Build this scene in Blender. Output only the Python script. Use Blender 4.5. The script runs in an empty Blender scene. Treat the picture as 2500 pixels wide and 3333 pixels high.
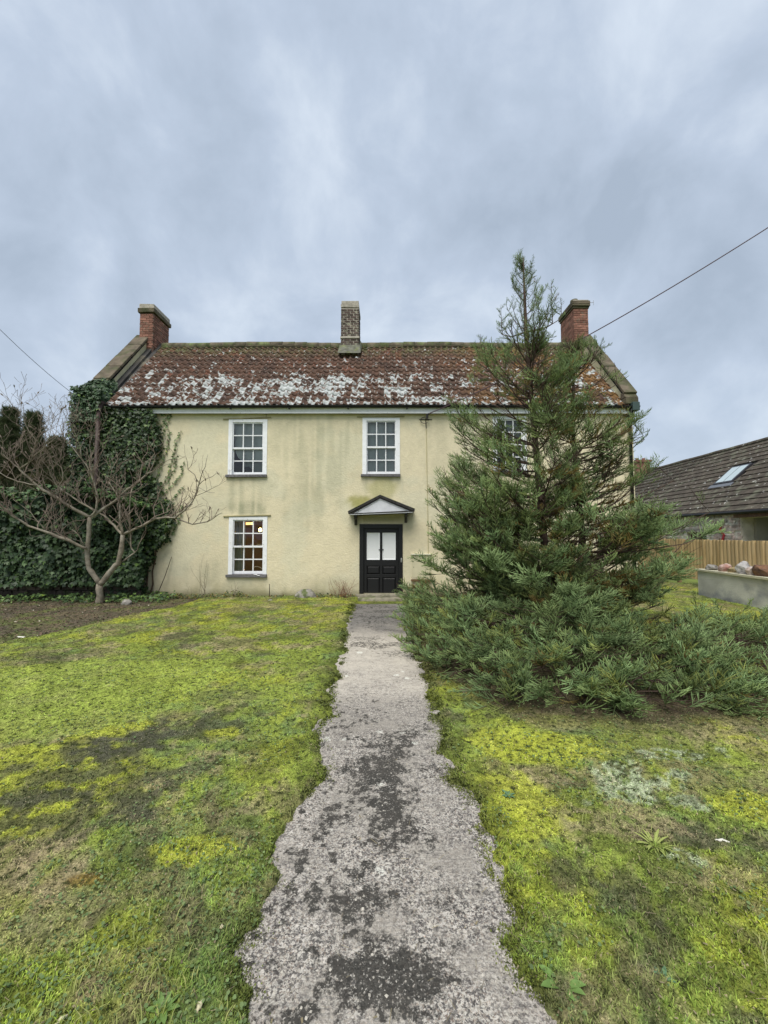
import bpy, math, random
import numpy as np
from mathutils import Vector, Matrix

# ------------------------------------------------------------------ camera, sky, sun, exposure
SC = bpy.context.scene
F, PITCH, EYE = 1280.0, math.radians(3.09), 1.72      # focal length in photo pixels, upward pitch, eye height
cam_d = bpy.data.cameras.new('camera'); cam = bpy.data.objects.new('camera', cam_d)
SC.collection.objects.link(cam)
cam_d.sensor_fit = 'HORIZONTAL'; cam_d.sensor_width = 36; cam_d.lens = 36*F/2500
cam_d.clip_start = .05; cam_d.clip_end = 3000
cam.location = (0, 0, EYE); cam.rotation_euler = (math.pi/2+PITCH, 0, 0)
SC.camera = cam
SUN_EL, SUN_AZ = math.radians(60), math.radians(198)    # behind the camera, slightly left
world = bpy.data.worlds.new('World'); SC.world = world; world.use_nodes = True
def build_world():
    nt = world.node_tree; N = nt.nodes; L = nt.links; N.clear()
    out = N.new('ShaderNodeOutputWorld'); bg = N.new('ShaderNodeBackground'); bg.inputs[1].default_value = .1
    L.new(bg.outputs[0], out.inputs[0])
    sky = N.new('ShaderNodeTexSky'); sky.sky_type = 'NISHITA'; sky.sun_disc = False
    sky.sun_elevation = SUN_EL; sky.sun_rotation = SUN_AZ; sky.air_density = 1.2; sky.dust_density = 3
    tc = N.new('ShaderNodeTexCoord'); sx = N.new('ShaderNodeSeparateXYZ'); L.new(tc.outputs['Generated'], sx.inputs[0])
    def M(op, a, b=None, c=None):
        n = N.new('ShaderNodeMath'); n.operation = op
        for i, v in enumerate((a, b, c)):
            if v is None: continue
            if isinstance(v, (int, float)): n.inputs[i].default_value = v
            else: L.new(v, n.inputs[i])
        return n.outputs[0]
    zz = M('ADD', M('MAXIMUM', sx.outputs[2], 0), .75)
    cx = N.new('ShaderNodeCombineXYZ')
    L.new(M('DIVIDE', sx.outputs[0], zz), cx.inputs[0]); L.new(M('DIVIDE', sx.outputs[1], zz), cx.inputs[1])
    mp = N.new('ShaderNodeMapping'); L.new(cx.outputs[0], mp.inputs[0])
    mp.inputs['Rotation'].default_value = (0, 0, math.radians(18)); mp.inputs['Scale'].default_value = (1.35, 1.2, 1); mp.inputs['Location'].default_value = (4.1, 3.4, 0)
    n1 = N.new('ShaderNodeTexNoise'); L.new(mp.outputs[0], n1.inputs[0]); n1.inputs['Scale'].default_value = 2.3; n1.inputs['Detail'].default_value = 6; n1.inputs['Roughness'].default_value = .45; n1.inputs['Distortion'].default_value = .15
    n2 = N.new('ShaderNodeTexNoise'); L.new(tc.outputs['Generated'], n2.inputs[0]); n2.inputs['Scale'].default_value = 4.6; n2.inputs['Detail'].default_value = 6; n2.inputs['Roughness'].default_value = .55; n2.inputs['Distortion'].default_value = .25
    v = M('ADD', M('MULTIPLY', n1.outputs[0], .5), M('MULTIPLY', n2.outputs[0], .5))
    cr = N.new('ShaderNodeValToRGB'); L.new(v, cr.inputs[0])
    e = cr.color_ramp.elements; e[0].position = .38; e[0].color = (.375, .445, .54, 1); e[1].position = .61; e[1].color = (.64, .715, .81, 1)
    m = e = cr.color_ramp.elements.new(.50); m.color = (.48, .557, .67, 1)
    sc = N.new('ShaderNodeVectorMath'); sc.operation = 'SCALE'; L.new(cr.outputs[0], sc.inputs[0]); sc.inputs['Scale'].default_value = 4.35
    mx = N.new('ShaderNodeMix'); mx.data_type = 'RGBA'; mx.inputs[0].default_value = .93
    L.new(sky.outputs[0], mx.inputs[6]); L.new(sc.outputs[0], mx.inputs[7]); L.new(mx.outputs[2], bg.inputs[0])
build_world()
sun_d = bpy.data.lights.new('sun', 'SUN'); sun_d.energy = 1.5; sun_d.angle = math.radians(40); sun_d.color = (1, .955, .88)
sun = bpy.data.objects.new('sun', sun_d); SC.collection.objects.link(sun)
sd = Vector((math.sin(SUN_AZ)*math.cos(SUN_EL), math.cos(SUN_AZ)*math.cos(SUN_EL), math.sin(SUN_EL)))
sun.rotation_euler = sd.to_track_quat('Z', 'Y').to_euler()
SC.view_settings.view_transform = 'Standard'; SC.view_settings.look = 'None'; SC.view_settings.gamma = 1
SC.view_settings.use_curve_mapping = False; SC.view_settings.exposure = 1.36
SC.cycles.max_bounces = 6; SC.cycles.diffuse_bounces = 3; SC.cycles.transparent_max_bounces = 8
random.seed(7); RS = np.random.RandomState(7)

# ------------------------------------------------------------------ surveying helpers: photo pixel -> point on a known plane
def ray(px, py):
    x, v = (px-1250)/F, (1666.5-py)/F
    return (x, math.cos(PITCH)-v*math.sin(PITCH), math.sin(PITCH)+v*math.cos(PITCH))
def P(px, py, Y):
    r = ray(px, py); k = Y/r[1]; return Vector((r[0]*k, Y, EYE+r[2]*k))
def G(px, py, z=0.0):
    r = ray(px, py); k = (z-EYE)/r[2]; return Vector((r[0]*k, r[1]*k, z))

# ------------------------------------------------------------------ noise
def _hash(ix, iy, seed):
    h = (ix.astype(np.int64)*374761393 + iy.astype(np.int64)*668265263 + seed*974634777) & 0x7fffffff
    h = ((h ^ (h >> 13))*1274126177) & 0x7fffffff
    return ((h ^ (h >> 16)) & 0xffff)/65535.0
def vnoise(x, y, seed=0):
    ix, iy = np.floor(x), np.floor(y); fx, fy = x-ix, y-iy
    fx = fx*fx*(3-2*fx); fy = fy*fy*(3-2*fy)
    a, b, c, d = _hash(ix, iy, seed), _hash(ix+1, iy, seed), _hash(ix, iy+1, seed), _hash(ix+1, iy+1, seed)
    return (a*(1-fx)+b*fx)*(1-fy)+(c*(1-fx)+d*fx)*fy
def fbm(x, y, scale, seed=0, oct=4):
    x, y = np.asarray(x, float)/scale, np.asarray(y, float)/scale; s = 0; a = 1; t = 0
    for o in range(oct):
        s = s+a*vnoise(x+o*17.3, y-o*9.1, seed+o); t += a; a *= .5; x, y = x*2.03, y*2.03
    return s/t
def sstep(a, b, x):
    t = np.clip((x-a)/(b-a), 0, 1); return t*t*(3-2*t)

# ------------------------------------------------------------------ materials
def mat(name, col, rough=.85, var=0, vscale=3, bump=0, bscale=60, attr=None, spec=.3, metal=0, col2=None, c2scale=8, c2lo=.5, c2hi=.6, sheen=0, objvar=0, coords='Object', stretch=(1,1,1)):
    m = bpy.data.materials.new(name); m.use_nodes = True; nt = m.node_tree; N = nt.nodes; L = nt.links
    b = N['Principled BSDF']; b.inputs['Roughness'].default_value = rough; b.inputs['Metallic'].default_value = metal
    b.inputs['Specular IOR Level'].default_value = spec
    geo = N.new('ShaderNodeNewGeometry'); mp = N.new('ShaderNodeMapping'); mp.inputs['Scale'].default_value = stretch
    L.new(geo.outputs['Position'], mp.inputs[0])
    cur = None
    if attr:
        a = N.new('ShaderNodeAttribute'); a.attribute_name = attr; cur = a.outputs['Color']
    else:
        r = N.new('ShaderNodeRGB'); r.outputs[0].default_value = (*col, 1); cur = r.outputs[0]
    def noise(s, d=5):
        n = N.new('ShaderNodeTexNoise'); n.inputs['Scale'].default_value = s; n.inputs['Detail'].default_value = d; L.new(mp.outputs[0], n.inputs[0]); return n.outputs[0]
    if col2:
        rp = N.new('ShaderNodeMapRange'); rp.inputs[1].default_value = c2lo; rp.inputs[2].default_value = c2hi; L.new(noise(c2scale), rp.inputs[0])
        mx = N.new('ShaderNodeMix'); mx.data_type = 'RGBA'; L.new(rp.outputs[0], mx.inputs[0]); L.new(cur, mx.inputs[6]); mx.inputs[7].default_value = (*col2, 1); cur = mx.outputs[2]
    if var:
        rp = N.new('ShaderNodeMapRange'); rp.inputs[1].default_value = .3; rp.inputs[2].default_value = .7; rp.inputs[3].default_value = 1-var; rp.inputs[4].default_value = 1+var
        L.new(noise(vscale), rp.inputs[0])
        v = N.new('ShaderNodeVectorMath'); v.operation = 'SCALE'; L.new(cur, v.inputs[0]); L.new(rp.outputs[0], v.inputs['Scale']); cur = v.outputs[0]
    if objvar:
        oi = N.new('ShaderNodeObjectInfo'); rp = N.new('ShaderNodeMapRange'); rp.inputs[3].default_value = 1-objvar; rp.inputs[4].default_value = 1+objvar; L.new(oi.outputs['Random'], rp.inputs[0])
        v = N.new('ShaderNodeVectorMath'); v.operation = 'SCALE'; L.new(cur, v.inputs[0]); L.new(rp.outputs[0], v.inputs['Scale']); cur = v.outputs[0]
    L.new(cur, b.inputs['Base Color'])
    if bump:
        bp = N.new('ShaderNodeBump'); bp.inputs['Strength'].default_value = 1; bp.inputs['Distance'].default_value = bump; L.new(noise(bscale, 6), bp.inputs['Height']); L.new(bp.outputs[0], b.inputs['Normal'])
    return m
def glass_mat():
    m = bpy.data.materials.new('window_glass'); m.use_nodes = True; nt = m.node_tree; N = nt.nodes; L = nt.links
    N.remove(N['Principled BSDF']); out = N['Material Output']
    t = N.new('ShaderNodeBsdfTransparent'); t.inputs[0].default_value = (.86, .9, .88, 1); g = N.new('ShaderNodeBsdfGlossy'); g.inputs['Roughness'].default_value = .03
    fr = N.new('ShaderNodeFresnel'); fr.inputs[0].default_value = 1.7; mx = N.new('ShaderNodeMixShader'); L.new(fr.outputs[0], mx.inputs[0]); L.new(t.outputs[0], mx.inputs[1]); L.new(g.outputs[0], mx.inputs[2])
    nz = N.new('ShaderNodeTexNoise'); nz.inputs['Scale'].default_value = 3; geo = N.new('ShaderNodeNewGeometry'); L.new(geo.outputs['Position'], nz.inputs[0])
    bp = N.new('ShaderNodeBump'); bp.inputs['Distance'].default_value = .02; bp.inputs['Strength'].default_value = .5; L.new(nz.outputs[0], bp.inputs['Height']); L.new(bp.outputs[0], g.inputs['Normal'])
    L.new(mx.outputs[0], out.inputs[0]); return m
def emit_mat(name, col, s):
    m = bpy.data.materials.new(name); m.use_nodes = True; b = m.node_tree.nodes['Principled BSDF']
    b.inputs['Emission Color'].default_value = (*col, 1); b.inputs['Emission Strength'].default_value = s; b.inputs['Base Color'].default_value = (*col, 1); return m

# ------------------------------------------------------------------ mesh + object helpers (all vertices in world metres)
def mesh(name, V, Fs, m, smooth=False, col=None):
    me = bpy.data.meshes.new(name)
    V = np.asarray(V, np.float32); 
    if isinstance(Fs, np.ndarray):
        n, k = Fs.shape
        me.vertices.add(len(V)); me.vertices.foreach_set('co', V.ravel())
        me.loops.add(n*k); me.loops.foreach_set('vertex_index', Fs.astype(np.int32).ravel())
        me.polygons.add(n); me.polygons.foreach_set('loop_start', np.arange(0, n*k, k, dtype=np.int32))
        me.update(calc_edges=True)
    else:
        me.from_pydata([tuple(map(float, v)) for v in V], [], Fs)
    if smooth: me.polygons.foreach_set('use_smooth', [True]*len(me.polygons))
    if m: me.materials.append(m)
    if col is not None:
        a = me.color_attributes.new('Col', 'FLOAT_COLOR', 'POINT'); c = np.ones((len(V), 4), np.float32); c[:, :3] = col; a.data.foreach_set('color', c.ravel())
    me.update(); return me
def link(name, me, parent=None, loc=None, rot=None, scale=None):
    o = bpy.data.objects.new(name, me); SC.collection.objects.link(o)
    if loc is not None: o.location = loc
    if rot is not None: o.rotation_euler = rot
    if scale is not None: o.scale = scale
    if parent is not None:
        o.parent = parent; o.matrix_parent_inverse = world_of(parent).inverted()
    return o
def world_of(o):
    M = o.matrix_basis.copy()
    if o.parent: M = world_of(o.parent) @ o.matrix_parent_inverse @ M
    return M
def tag(o, label=None, cat=None, group=None, kind=None):
    for k, v in (('label', label), ('category', cat), ('group', group), ('kind', kind)):
        if v: o[k] = v
    return o
def thing(name, label, cat, loc=(0, 0, 0), group=None):
    return tag(link(name, None, loc=loc), label, cat, group)
class MB:
    def __init__(s): s.v = []; s.f = []; s.c = []
    def add(s, V, Fs, col=None):
        b = len(s.v); s.v += [tuple(v) for v in V]; s.f += [tuple(b+i for i in f) for f in Fs]; s.c += [col or (1, 1, 1)]*len(V); return s
    def box(s, x0, x1, y0, y1, z0, z1, col=None, j=0):
        r = lambda: random.uniform(-j, j) if j else 0
        V = [(x+r(), y+r(), z+r()) for x, y, z in ((x0,y0,z0),(x1,y0,z0),(x1,y1,z0),(x0,y1,z0),(x0,y0,z1),(x1,y0,z1),(x1,y1,z1),(x0,y1,z1))]
        return s.add(V, [(0,3,2,1),(4,5,6,7),(0,1,5,4),(1,2,6,5),(2,3,7,6),(3,0,4,7)], col)
    def prism(s, poly, axis_vec, col=None):
        a = [Vector(p) for p in poly]; b = [p+Vector(axis_vec) for p in a]; n = len(a)
        return s.add(a+b, [tuple(range(n))[::-1], tuple(range(n, 2*n))]+[(i, (i+1) % n, n+(i+1) % n, n+i) for i in range(n)], col)
    def tube(s, pts, rad, k=8, cap=True, col=None):
        pts = [Vector(p) for p in pts]; n = len(pts)
        if not hasattr(rad, '__len__'): rad = [rad]*n
        V = []; ref = None
        for i, p in enumerate(pts):
            t = (pts[min(i+1, n-1)]-pts[max(i-1, 0)]).normalized()
            if ref is None: ref = t.orthogonal().normalized()
            u = (ref-t*ref.dot(t))
            u = u.normalized() if u.length > 1e-5 else t.orthogonal().normalized()
            ref = u; w = t.cross(u)
            V += [p+(u*math.cos(q)+w*math.sin(q))*rad[i] for q in (2*math.pi*j/k for j in range(k))]
        Fs = [(i*k+j, i*k+(j+1) % k, (i+1)*k+(j+1) % k, (i+1)*k+j) for i in range(n-1) for j in range(k)]
        if cap: Fs += [tuple(range(k))[::-1], tuple((n-1)*k+j for j in range(k))]
        return s.add(V, Fs, col)
    def obj(s, name, m, parent=None, smooth=False, usecol=False, bevel=0):
        me = mesh(name, s.v, s.f, m, smooth, np.array(s.c) if usecol else None)
        o = link(name, me, parent)
        if bevel:
            b = o.modifiers.new('bevel', 'BEVEL'); b.width = bevel; b.segments = 2; b.limit_method = 'ANGLE'
        return o
def scatter(V, Fs, R, T):
    """copies of a small mesh V,F placed by 3x3 matrices R (K,3,3) and offsets T (K,3) -> joined arrays"""
    V = np.asarray(V, float); Fs = np.asarray(Fs); K = len(T)
    VV = np.einsum('kij,nj->kni', R, V)+T[:, None, :]
    FF = (Fs[None]+(np.arange(K)*len(V))[:, None, None])
    return VV.reshape(-1, 3), FF.reshape(-1, Fs.shape[1])
def frames(d, up, scale=1.0):
    """K matrices whose local y runs along d, local z leans to up"""
    d = d/np.linalg.norm(d, axis=1, keepdims=True); x = np.cross(d, up); x /= np.maximum(np.linalg.norm(x, axis=1, keepdims=True), 1e-6); z = np.cross(x, d)
    s = np.asarray(scale); s = s[:, None, None] if s.ndim else s
    return np.stack([x, d, z], 2)*s
# ------------------------------------------------------------------ ground, path
PATH_L = [(1153,1968),(1135,2010),(1118,2060),(1113,2100),(1120,2110),(1108,2140),(1097,2165),(1095,2200),(1098,2215),(1075,2245),(1065,2260),(1068,2290),(1050,2300),(1075,2325),(1090,2332),(1040,2350),(1020,2370),(1018,2395),(1030,2430),(1045,2450),(1055,2490),(1060,2520),(1063,2536),(1039,2560),(1009,2596),(973,2650),(949,2681),(919,2699),(892,2759),(889,2801),(925,2850),(922,2892),(889,2928),(870,2976),(834,3030),(774,3091),(753,3139),(774,3175),(762,3217),(798,3265),(807,3333),(770,3600),(700,4200)]
PATH_R = [(1322,1968),(1330,2020),(1340,2060),(1352,2100),(1365,2150),(1385,2200),(1405,2240),(1395,2260),(1412,2285),(1422,2310),(1415,2345),(1440,2370),(1453,2400),(1450,2435),(1440,2465),(1475,2490),(1485,2520),(1461,2536),(1497,2578),(1534,2578),(1555,2627),(1564,2681),(1588,2729),(1606,2783),(1624,2825),(1624,2856),(1654,2922),(1678,3024),(1657,3085),(1684,3109),(1720,3193),(1750,3241),(1780,3310),(1800,3333),(1880,3600),(1950,4200)]
def subdiv(pts, amp, seed, it=3):
    rr = random.Random(seed); pts = [Vector(p) for p in pts]
    for k in range(it):
        o = []
        for a, b in zip(pts, pts[1:]):
            d = (b-a); m = (a+b)/2+Vector((-d.y, d.x, 0)).normalized()*min(d.length, .22)*rr.uniform(-amp, amp); o += [a, m]
        pts = o+[pts[-1]]
    return pts
PL = subdiv([G(*p) for p in PATH_L], .12, 1, 2); PR = subdiv([G(*p) for p in PATH_R], .12, 2, 2)
PLy = np.array([p.y for p in PL])[::-1]; PLx = np.array([p.x for p in PL])[::-1]
PRy = np.array([p.y for p in PR])[::-1]; PRx = np.array([p.x for p in PR])[::-1]
o = np.argsort(PLy, kind='stable'); PLy, PLx = PLy[o], PLx[o]; o = np.argsort(PRy, kind='stable'); PRy, PRx = PRy[o], PRx[o]
def path_dist(x, y):
    """>0 outside the path (metres sideways), <0 inside"""
    l = np.interp(y, PLy, PLx); r = np.interp(y, PRy, PRx)
    return np.maximum(l-x, x-r)
def blob(x, y, px, py, rx, ry, wob=.45, seed=5, lo=.75, hi=1.15):
    c = G(px, py); ax = abs(G(px+rx, py).x-c.x); ay = abs(G(px, py-ry).y-G(px, py+ry).y)/2
    d = np.hypot((x-c.x)/ax, (y-c.y)/ay)+(fbm(x, y, .35*max(ax, .2), seed, 4)-.5)*2*wob
    return 1-sstep(lo, hi, d)
A = lambda *c: np.array(c, float)
MOSS_Y, MOSS_G, GRASS, DEEP, SOIL, TAN, CLOV, LICH, RUST = A(.290,.312,.042), A(.220,.268,.050), A(.185,.240,.054), A(.095,.115,.026), A(.044,.036,.030), A(.30,.245,.145), A(.095,.145,.060), A(.31,.35,.22), A(.16,.10,.02)
def soil_mask(x, y):
    # bare bed below the ivy on the left, edge running from (0,2080) to (560,1975) in the photo
    a, b = G(-50, 2110), G(600, 1970)
    ed = np.interp(x, [-14, a.x, b.x, b.x+.6], [a.y-.6, a.y, b.y, 30])
    e = y-ed+(fbm(x, y, .7, 31)-.5)*1.9+(fbm(x, y, .15, 32)-.5)*.8
    return sstep(-.8, .6, e+(fbm(x, y, .06, 33, 2)-.5)*.9)
def ground_color(x, y, fine=True):
    n1, n2, n3, n4 = fbm(x, y, 1.1, 11), fbm(x, y, .42, 21), fbm(x, y, .17, 31), fbm(x+5, y, .55, 41)
    def mixc(c, k, w): return c*(1-w[:, None])+k*w[:, None]
    c = MOSS_G+(MOSS_Y-MOSS_G)*sstep(.38, .62, n1*.5+n2*.5)[:, None]
    c = mixc(c, GRASS, sstep(.5, .64, n4)*.75)
    c = mixc(c, CLOV, sstep(.56, .66, n3*.6+n4*.4)*.6)
    c = mixc(c, TAN, sstep(.56, .68, fbm(x-9, y+3, .5, 51)*.6+fbm(x, y, .12, 52)*.4)*.75)
    c = mixc(c, DEEP, sstep(.5, .66, fbm(x+7, y+3, .28, 61))*.6)
    c = mixc(c, SOIL*1.2+DEEP*.3, sstep(.60, .70, fbm(x+1, y*.8, .13, 62, 3)*.65+n4*.35)*.7)
    c = mixc(c, TAN*.75, sstep(.52, .66, fbm(x+3, y, .9, 63)*.5+fbm(x+4, y, .22, 64)*.5)*.55)
    g = blob(x, y, 330, 2250, 520, 120, .5, 71); c = mixc(c, MOSS_G*1.05+GRASS*.15, g*.75)
    g = blob(x, y, 130, 2500, 300, 70, .4, 72); c = mixc(c, MOSS_Y*1.1, g*.8)
    for q, (px, py, rx, ry, w) in enumerate([(430,2420,170,65,.95),(280,2540,330,110,.8),(640,2380,170,40,.7),(170,2680,270,110,.75),(720,2280,120,25,.5),(350,2150,400,16,.4),(2330,2750,190,60,.75),(2060,2960,130,90,.65),(1840,3050,70,60,.5),(1800,3290,150,50,.55),(2050,2470,100,26,.5),(1100,2060,120,14,.2)]):
        g = blob(x, y, px, py, rx, ry, .8, 80+q)*w*sstep(.36, .5, fbm(x, y, .1, 90+q))
        c = mixc(c, SOIL*1.15+CLOV*.18, g)
    for q, (px, py, rx, ry) in enumerate([(2050,2540,150,45),(2080,2600,180,50),(2240,2840,70,40),(2180,2470,150,26)]):
        g = blob(x, y, px, py, rx, ry, .7, 120+q)*sstep(.46, .56, fbm(x, y, .055, 130+q)); c = mixc(c, LICH, g*.95)
    for q, (px, py, rx, ry) in enumerate([(1880,2700,140,60),(2150,2720,170,60),(1820,2540,140,45),(2420,2900,160,100),(150,2790,140,55),(650,2480,70,30),(1990,2330,300,16),(2400,2420,200,50),(900,2620,110,60)]):
        g = blob(x, y, px, py, rx, ry, .6, 140+q); c = mixc(c, TAN*.95, g*.6*sstep(.3, .55, fbm(x, y, .06, 150+q)))
    for q, (px, py, rx, ry) in enumerate([(1800,2450,190,50),(1700,2650,120,140),(2450,2650,120,60),(640,2790,120,50),(720,2400,60,20),(440,2380,60,18),(360,2400,60,20),(1650,2430,120,50),(2400,2010,200,25)]):
        g = blob(x, y, px, py, rx, ry, .5, 160+q); c = mixc(c, MOSS_Y*1.12, g*.8)
    for q, (px, py, rx, ry) in enumerate([(280,2890,60,22),(2380,3220,180,60),(780,3300,60,60)]):
        g = blob(x, y, px, py, rx, ry, .5, 180+q); c = mixc(c, (RUST if q == 0 else DEEP*1.1), g*.7)
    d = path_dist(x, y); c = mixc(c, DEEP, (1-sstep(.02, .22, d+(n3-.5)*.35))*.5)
    sc_ = SOIL*1.5+TAN*.12; c = mixc(c, sc_, soil_mask(x, y)*.96); c = mixc(c, TAN*.55, soil_mask(x, y)*sstep(.5, .65, fbm(x, y, .3, 203))*.6); c = mixc(c, GRASS*.7, soil_mask(x, y)*sstep(.56, .66, fbm(x, y, .5, 204))*.5)
    # under the conifer skirt: litter, painted dark for the shade between the sprays
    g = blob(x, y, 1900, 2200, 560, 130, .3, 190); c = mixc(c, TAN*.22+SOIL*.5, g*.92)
    c = c*(.55+.9*fbm(x, y, .045, 201, 3))[:, None]*(.75+.5*n3)[:, None]  # strong fine contrast paints in the dark, shaded gaps of the turf
    return np.clip(c, .004, .6)
def ground_z(x, y):
    d = path_dist(x, y)+(fbm(x, y, .09, 304, 4)-.5)*.11+(fbm(x, y, .35, 305, 2)-.5)*.08; out = sstep(-.06, .03, d)
    lum = .045*fbm(x, y, .26, 301)+.035*fbm(x, y, .10, 302, 3)
    return -.03+out*(.035+lum)*(1-.5*soil_mask(x, y))+.01*(fbm(x, y, 1.3, 303)-.5)
def lawn_far_color():
    return
GM = mat('moss_lawn', (0, 0, 0), rough=.95, attr='Col', bump=.03, bscale=38, var=.4, vscale=110, spec=.1, col2=(.035, .042, .014), c2scale=24, c2lo=.5, c2hi=.66)  # dark second colour paints the shaded gaps between tufts into the moss
def build_ground():
    nr, nc = 430, 470
    ys = np.geomspace(.55, 13.5, nr); s = np.linspace(-1, 1, nc)
    Y, S = np.meshgrid(ys, s, indexing='ij'); X = S*(Y*1.12+.9)
    x, y = X.ravel(), Y.ravel(); z = ground_z(x, y)
    i = np.arange(nr*nc).reshape(nr, nc)
    Fq = np.stack([i[:-1, :-1], i[:-1, 1:], i[1:, 1:], i[1:, :-1]], -1).reshape(-1, 4)
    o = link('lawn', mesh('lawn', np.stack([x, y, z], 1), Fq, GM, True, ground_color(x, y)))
    tag(o, 'mossy front lawn in greens and tan either side of the concrete path', kind='structure')
    FM = mat('far_grass', (.13, .17, .035), rough=.95, var=.3, vscale=2, col2=(.08, .11, .03), c2scale=.6)
    # land out to the horizon, one sheet, lying just below the lawn
    V = []; n = 60
    for r, zz in ((0, -.06), (30, -.06), (120, -.3), (1500, -3)):
        V += [(r*math.cos(2*math.pi*k/n), 6+r*math.sin(2*math.pi*k/n), zz) for k in range(n)]
    Fs = [(a*n+k, a*n+(k+1) % n, (a+1)*n+(k+1) % n, (a+1)*n+k) for a in range(3) for k in range(n)]
    tag(link('ground', mesh('ground', V, Fs, FM)), kind='structure')
    # wooded hill beyond the outbuilding
    HM = mat('hill_field', (.09, .10, .06), rough=1, var=.3, vscale=.05)
    xs = np.linspace(20, 260, 60); ysq = np.linspace(0, 1, 8); V = []
    for q in ysq:
        for a in xs: V.append((a, 160+q*120, -1+q*(16+9*math.sin(a/45)+4*math.sin(a/17))))
    Fs = [(r*60+k, r*60+k+1, (r+1)*60+k+1, (r+1)*60+k) for r in range(7) for k in range(59)]
    tag(link('hill', mesh('hill', V, Fs, HM, True)), kind='structure')
build_ground()

def path_color(x, y):
    base = A(.305, .280, .240)
    n = fbm(x, y, .5, 401); c = base[None]*(.82+.36*n)[:, None]
    def mixc(c, k, w): return c*(1-w[:, None])+np.array(k)[None]*w[:, None]
    # tone along the path, read from the photograph: dark aggregate near, pale screed in the middle, grey far
    far = sstep(6.3, 7.6, y+(fbm(x, y, .4, 403)-.5)*1.2); mid = sstep(4.0, 4.35, y)*(1-far)
    c = mixc(c, (.56, .51, .43), mid*.92*(.7+.5*fbm(x, y, .25, 402))); c = mixc(c, (.115, .112, .108), far*.9*(.75+.4*fbm(x, y, .2, 404)))
    dark = np.zeros(len(x))
    for q, (px, py, rx, ry, w) in enumerate([(1245,2530,90,100,1),(1260,2440,110,45,.8),(1190,2560,60,35,.7),(1265,2660,70,90,1),(1090,2680,55,40,.75),(1340,2720,90,60,.7),(1150,2520,80,40,.5),(1420,2510,70,30,.5),(1320,2400,60,25,.6),
            (1110,2940,80,70,.9),(1200,2950,50,60,.85),(1260,2930,40,45,.8),(1450,2920,110,50,.45),(1260,3180,210,110,1),(1120,3200,120,60,.75),(1380,3170,110,90,.6),(1290,3290,200,60,.5),(900,3150,70,40,.45),(1600,3030,30,18,.9),(1240,3060,70,40,.6),
            (1200,2100,90,14,.6),(1180,2080,70,10,.5),(1260,2020,80,22,.45),(1300,2130,60,14,.5),(1180,2350,70,20,.35),(1030,2730,40,30,.5),(1560,2890,50,40,.4)]):
        dark = np.maximum(dark, blob(x, y, px, py, rx, ry, .95, 410+q, .25, 1.45)*w)
    dark = np.maximum(dark, sstep(.57, .70, fbm(x, y, .17, 450))*.42*(1-mid*.6))
    dark = np.maximum(dark, sstep(.63, .70, fbm(x, y, .055, 451, 2))*.75*(1-mid*.8)*sstep(-.35, .25, (np.interp(y, PLy, PLx)+np.interp(y, PRy, PRx))/2-x+.25*(fbm(x, y, .4, 452)-.5)+.1))
    dark = np.maximum(dark, far*sstep(.45, .62, fbm(x, y, .28, 453))*.55)
    light = np.zeros(len(x))
    for q, (px, py, rx, ry) in enumerate([(1172,2127,12,3.2),(1290,2202,10,3.5),(1323,2212,10,4),(1310,2189,7,3),(1128,2204,8,3),(1235,2386,18,7),(1312,2391,15,5),(1128,2450,14,6),(1350,2426,15,8),(1118,2412,20,8),(1238,2562,13,9),(1080,2711,11,8),(1240,2845,35,25),(1190,2115,7,3),(1060,2410,25,12)]):
        c_ = G(px, py); ax = abs(G(px+rx, py).x-c_.x); ay = abs(G(px, py-ry).y-G(px, py+ry).y)/2
        light = np.maximum(light, (1-sstep(.5, 1.2, np.hypot((x-c_.x)/ax, (y-c_.y)/ay)+(fbm(x, y, .03, 460)-.5)*1.3))*(.62 if q > 4 else 1))
    edge = 1-sstep(.0, .10, -path_dist(x, y)+(fbm(x, y, .05, 470)-.5)*.12)
    c = mixc(c, (.44, .40, .36), edge*.6)
    return c, dark, light
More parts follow.
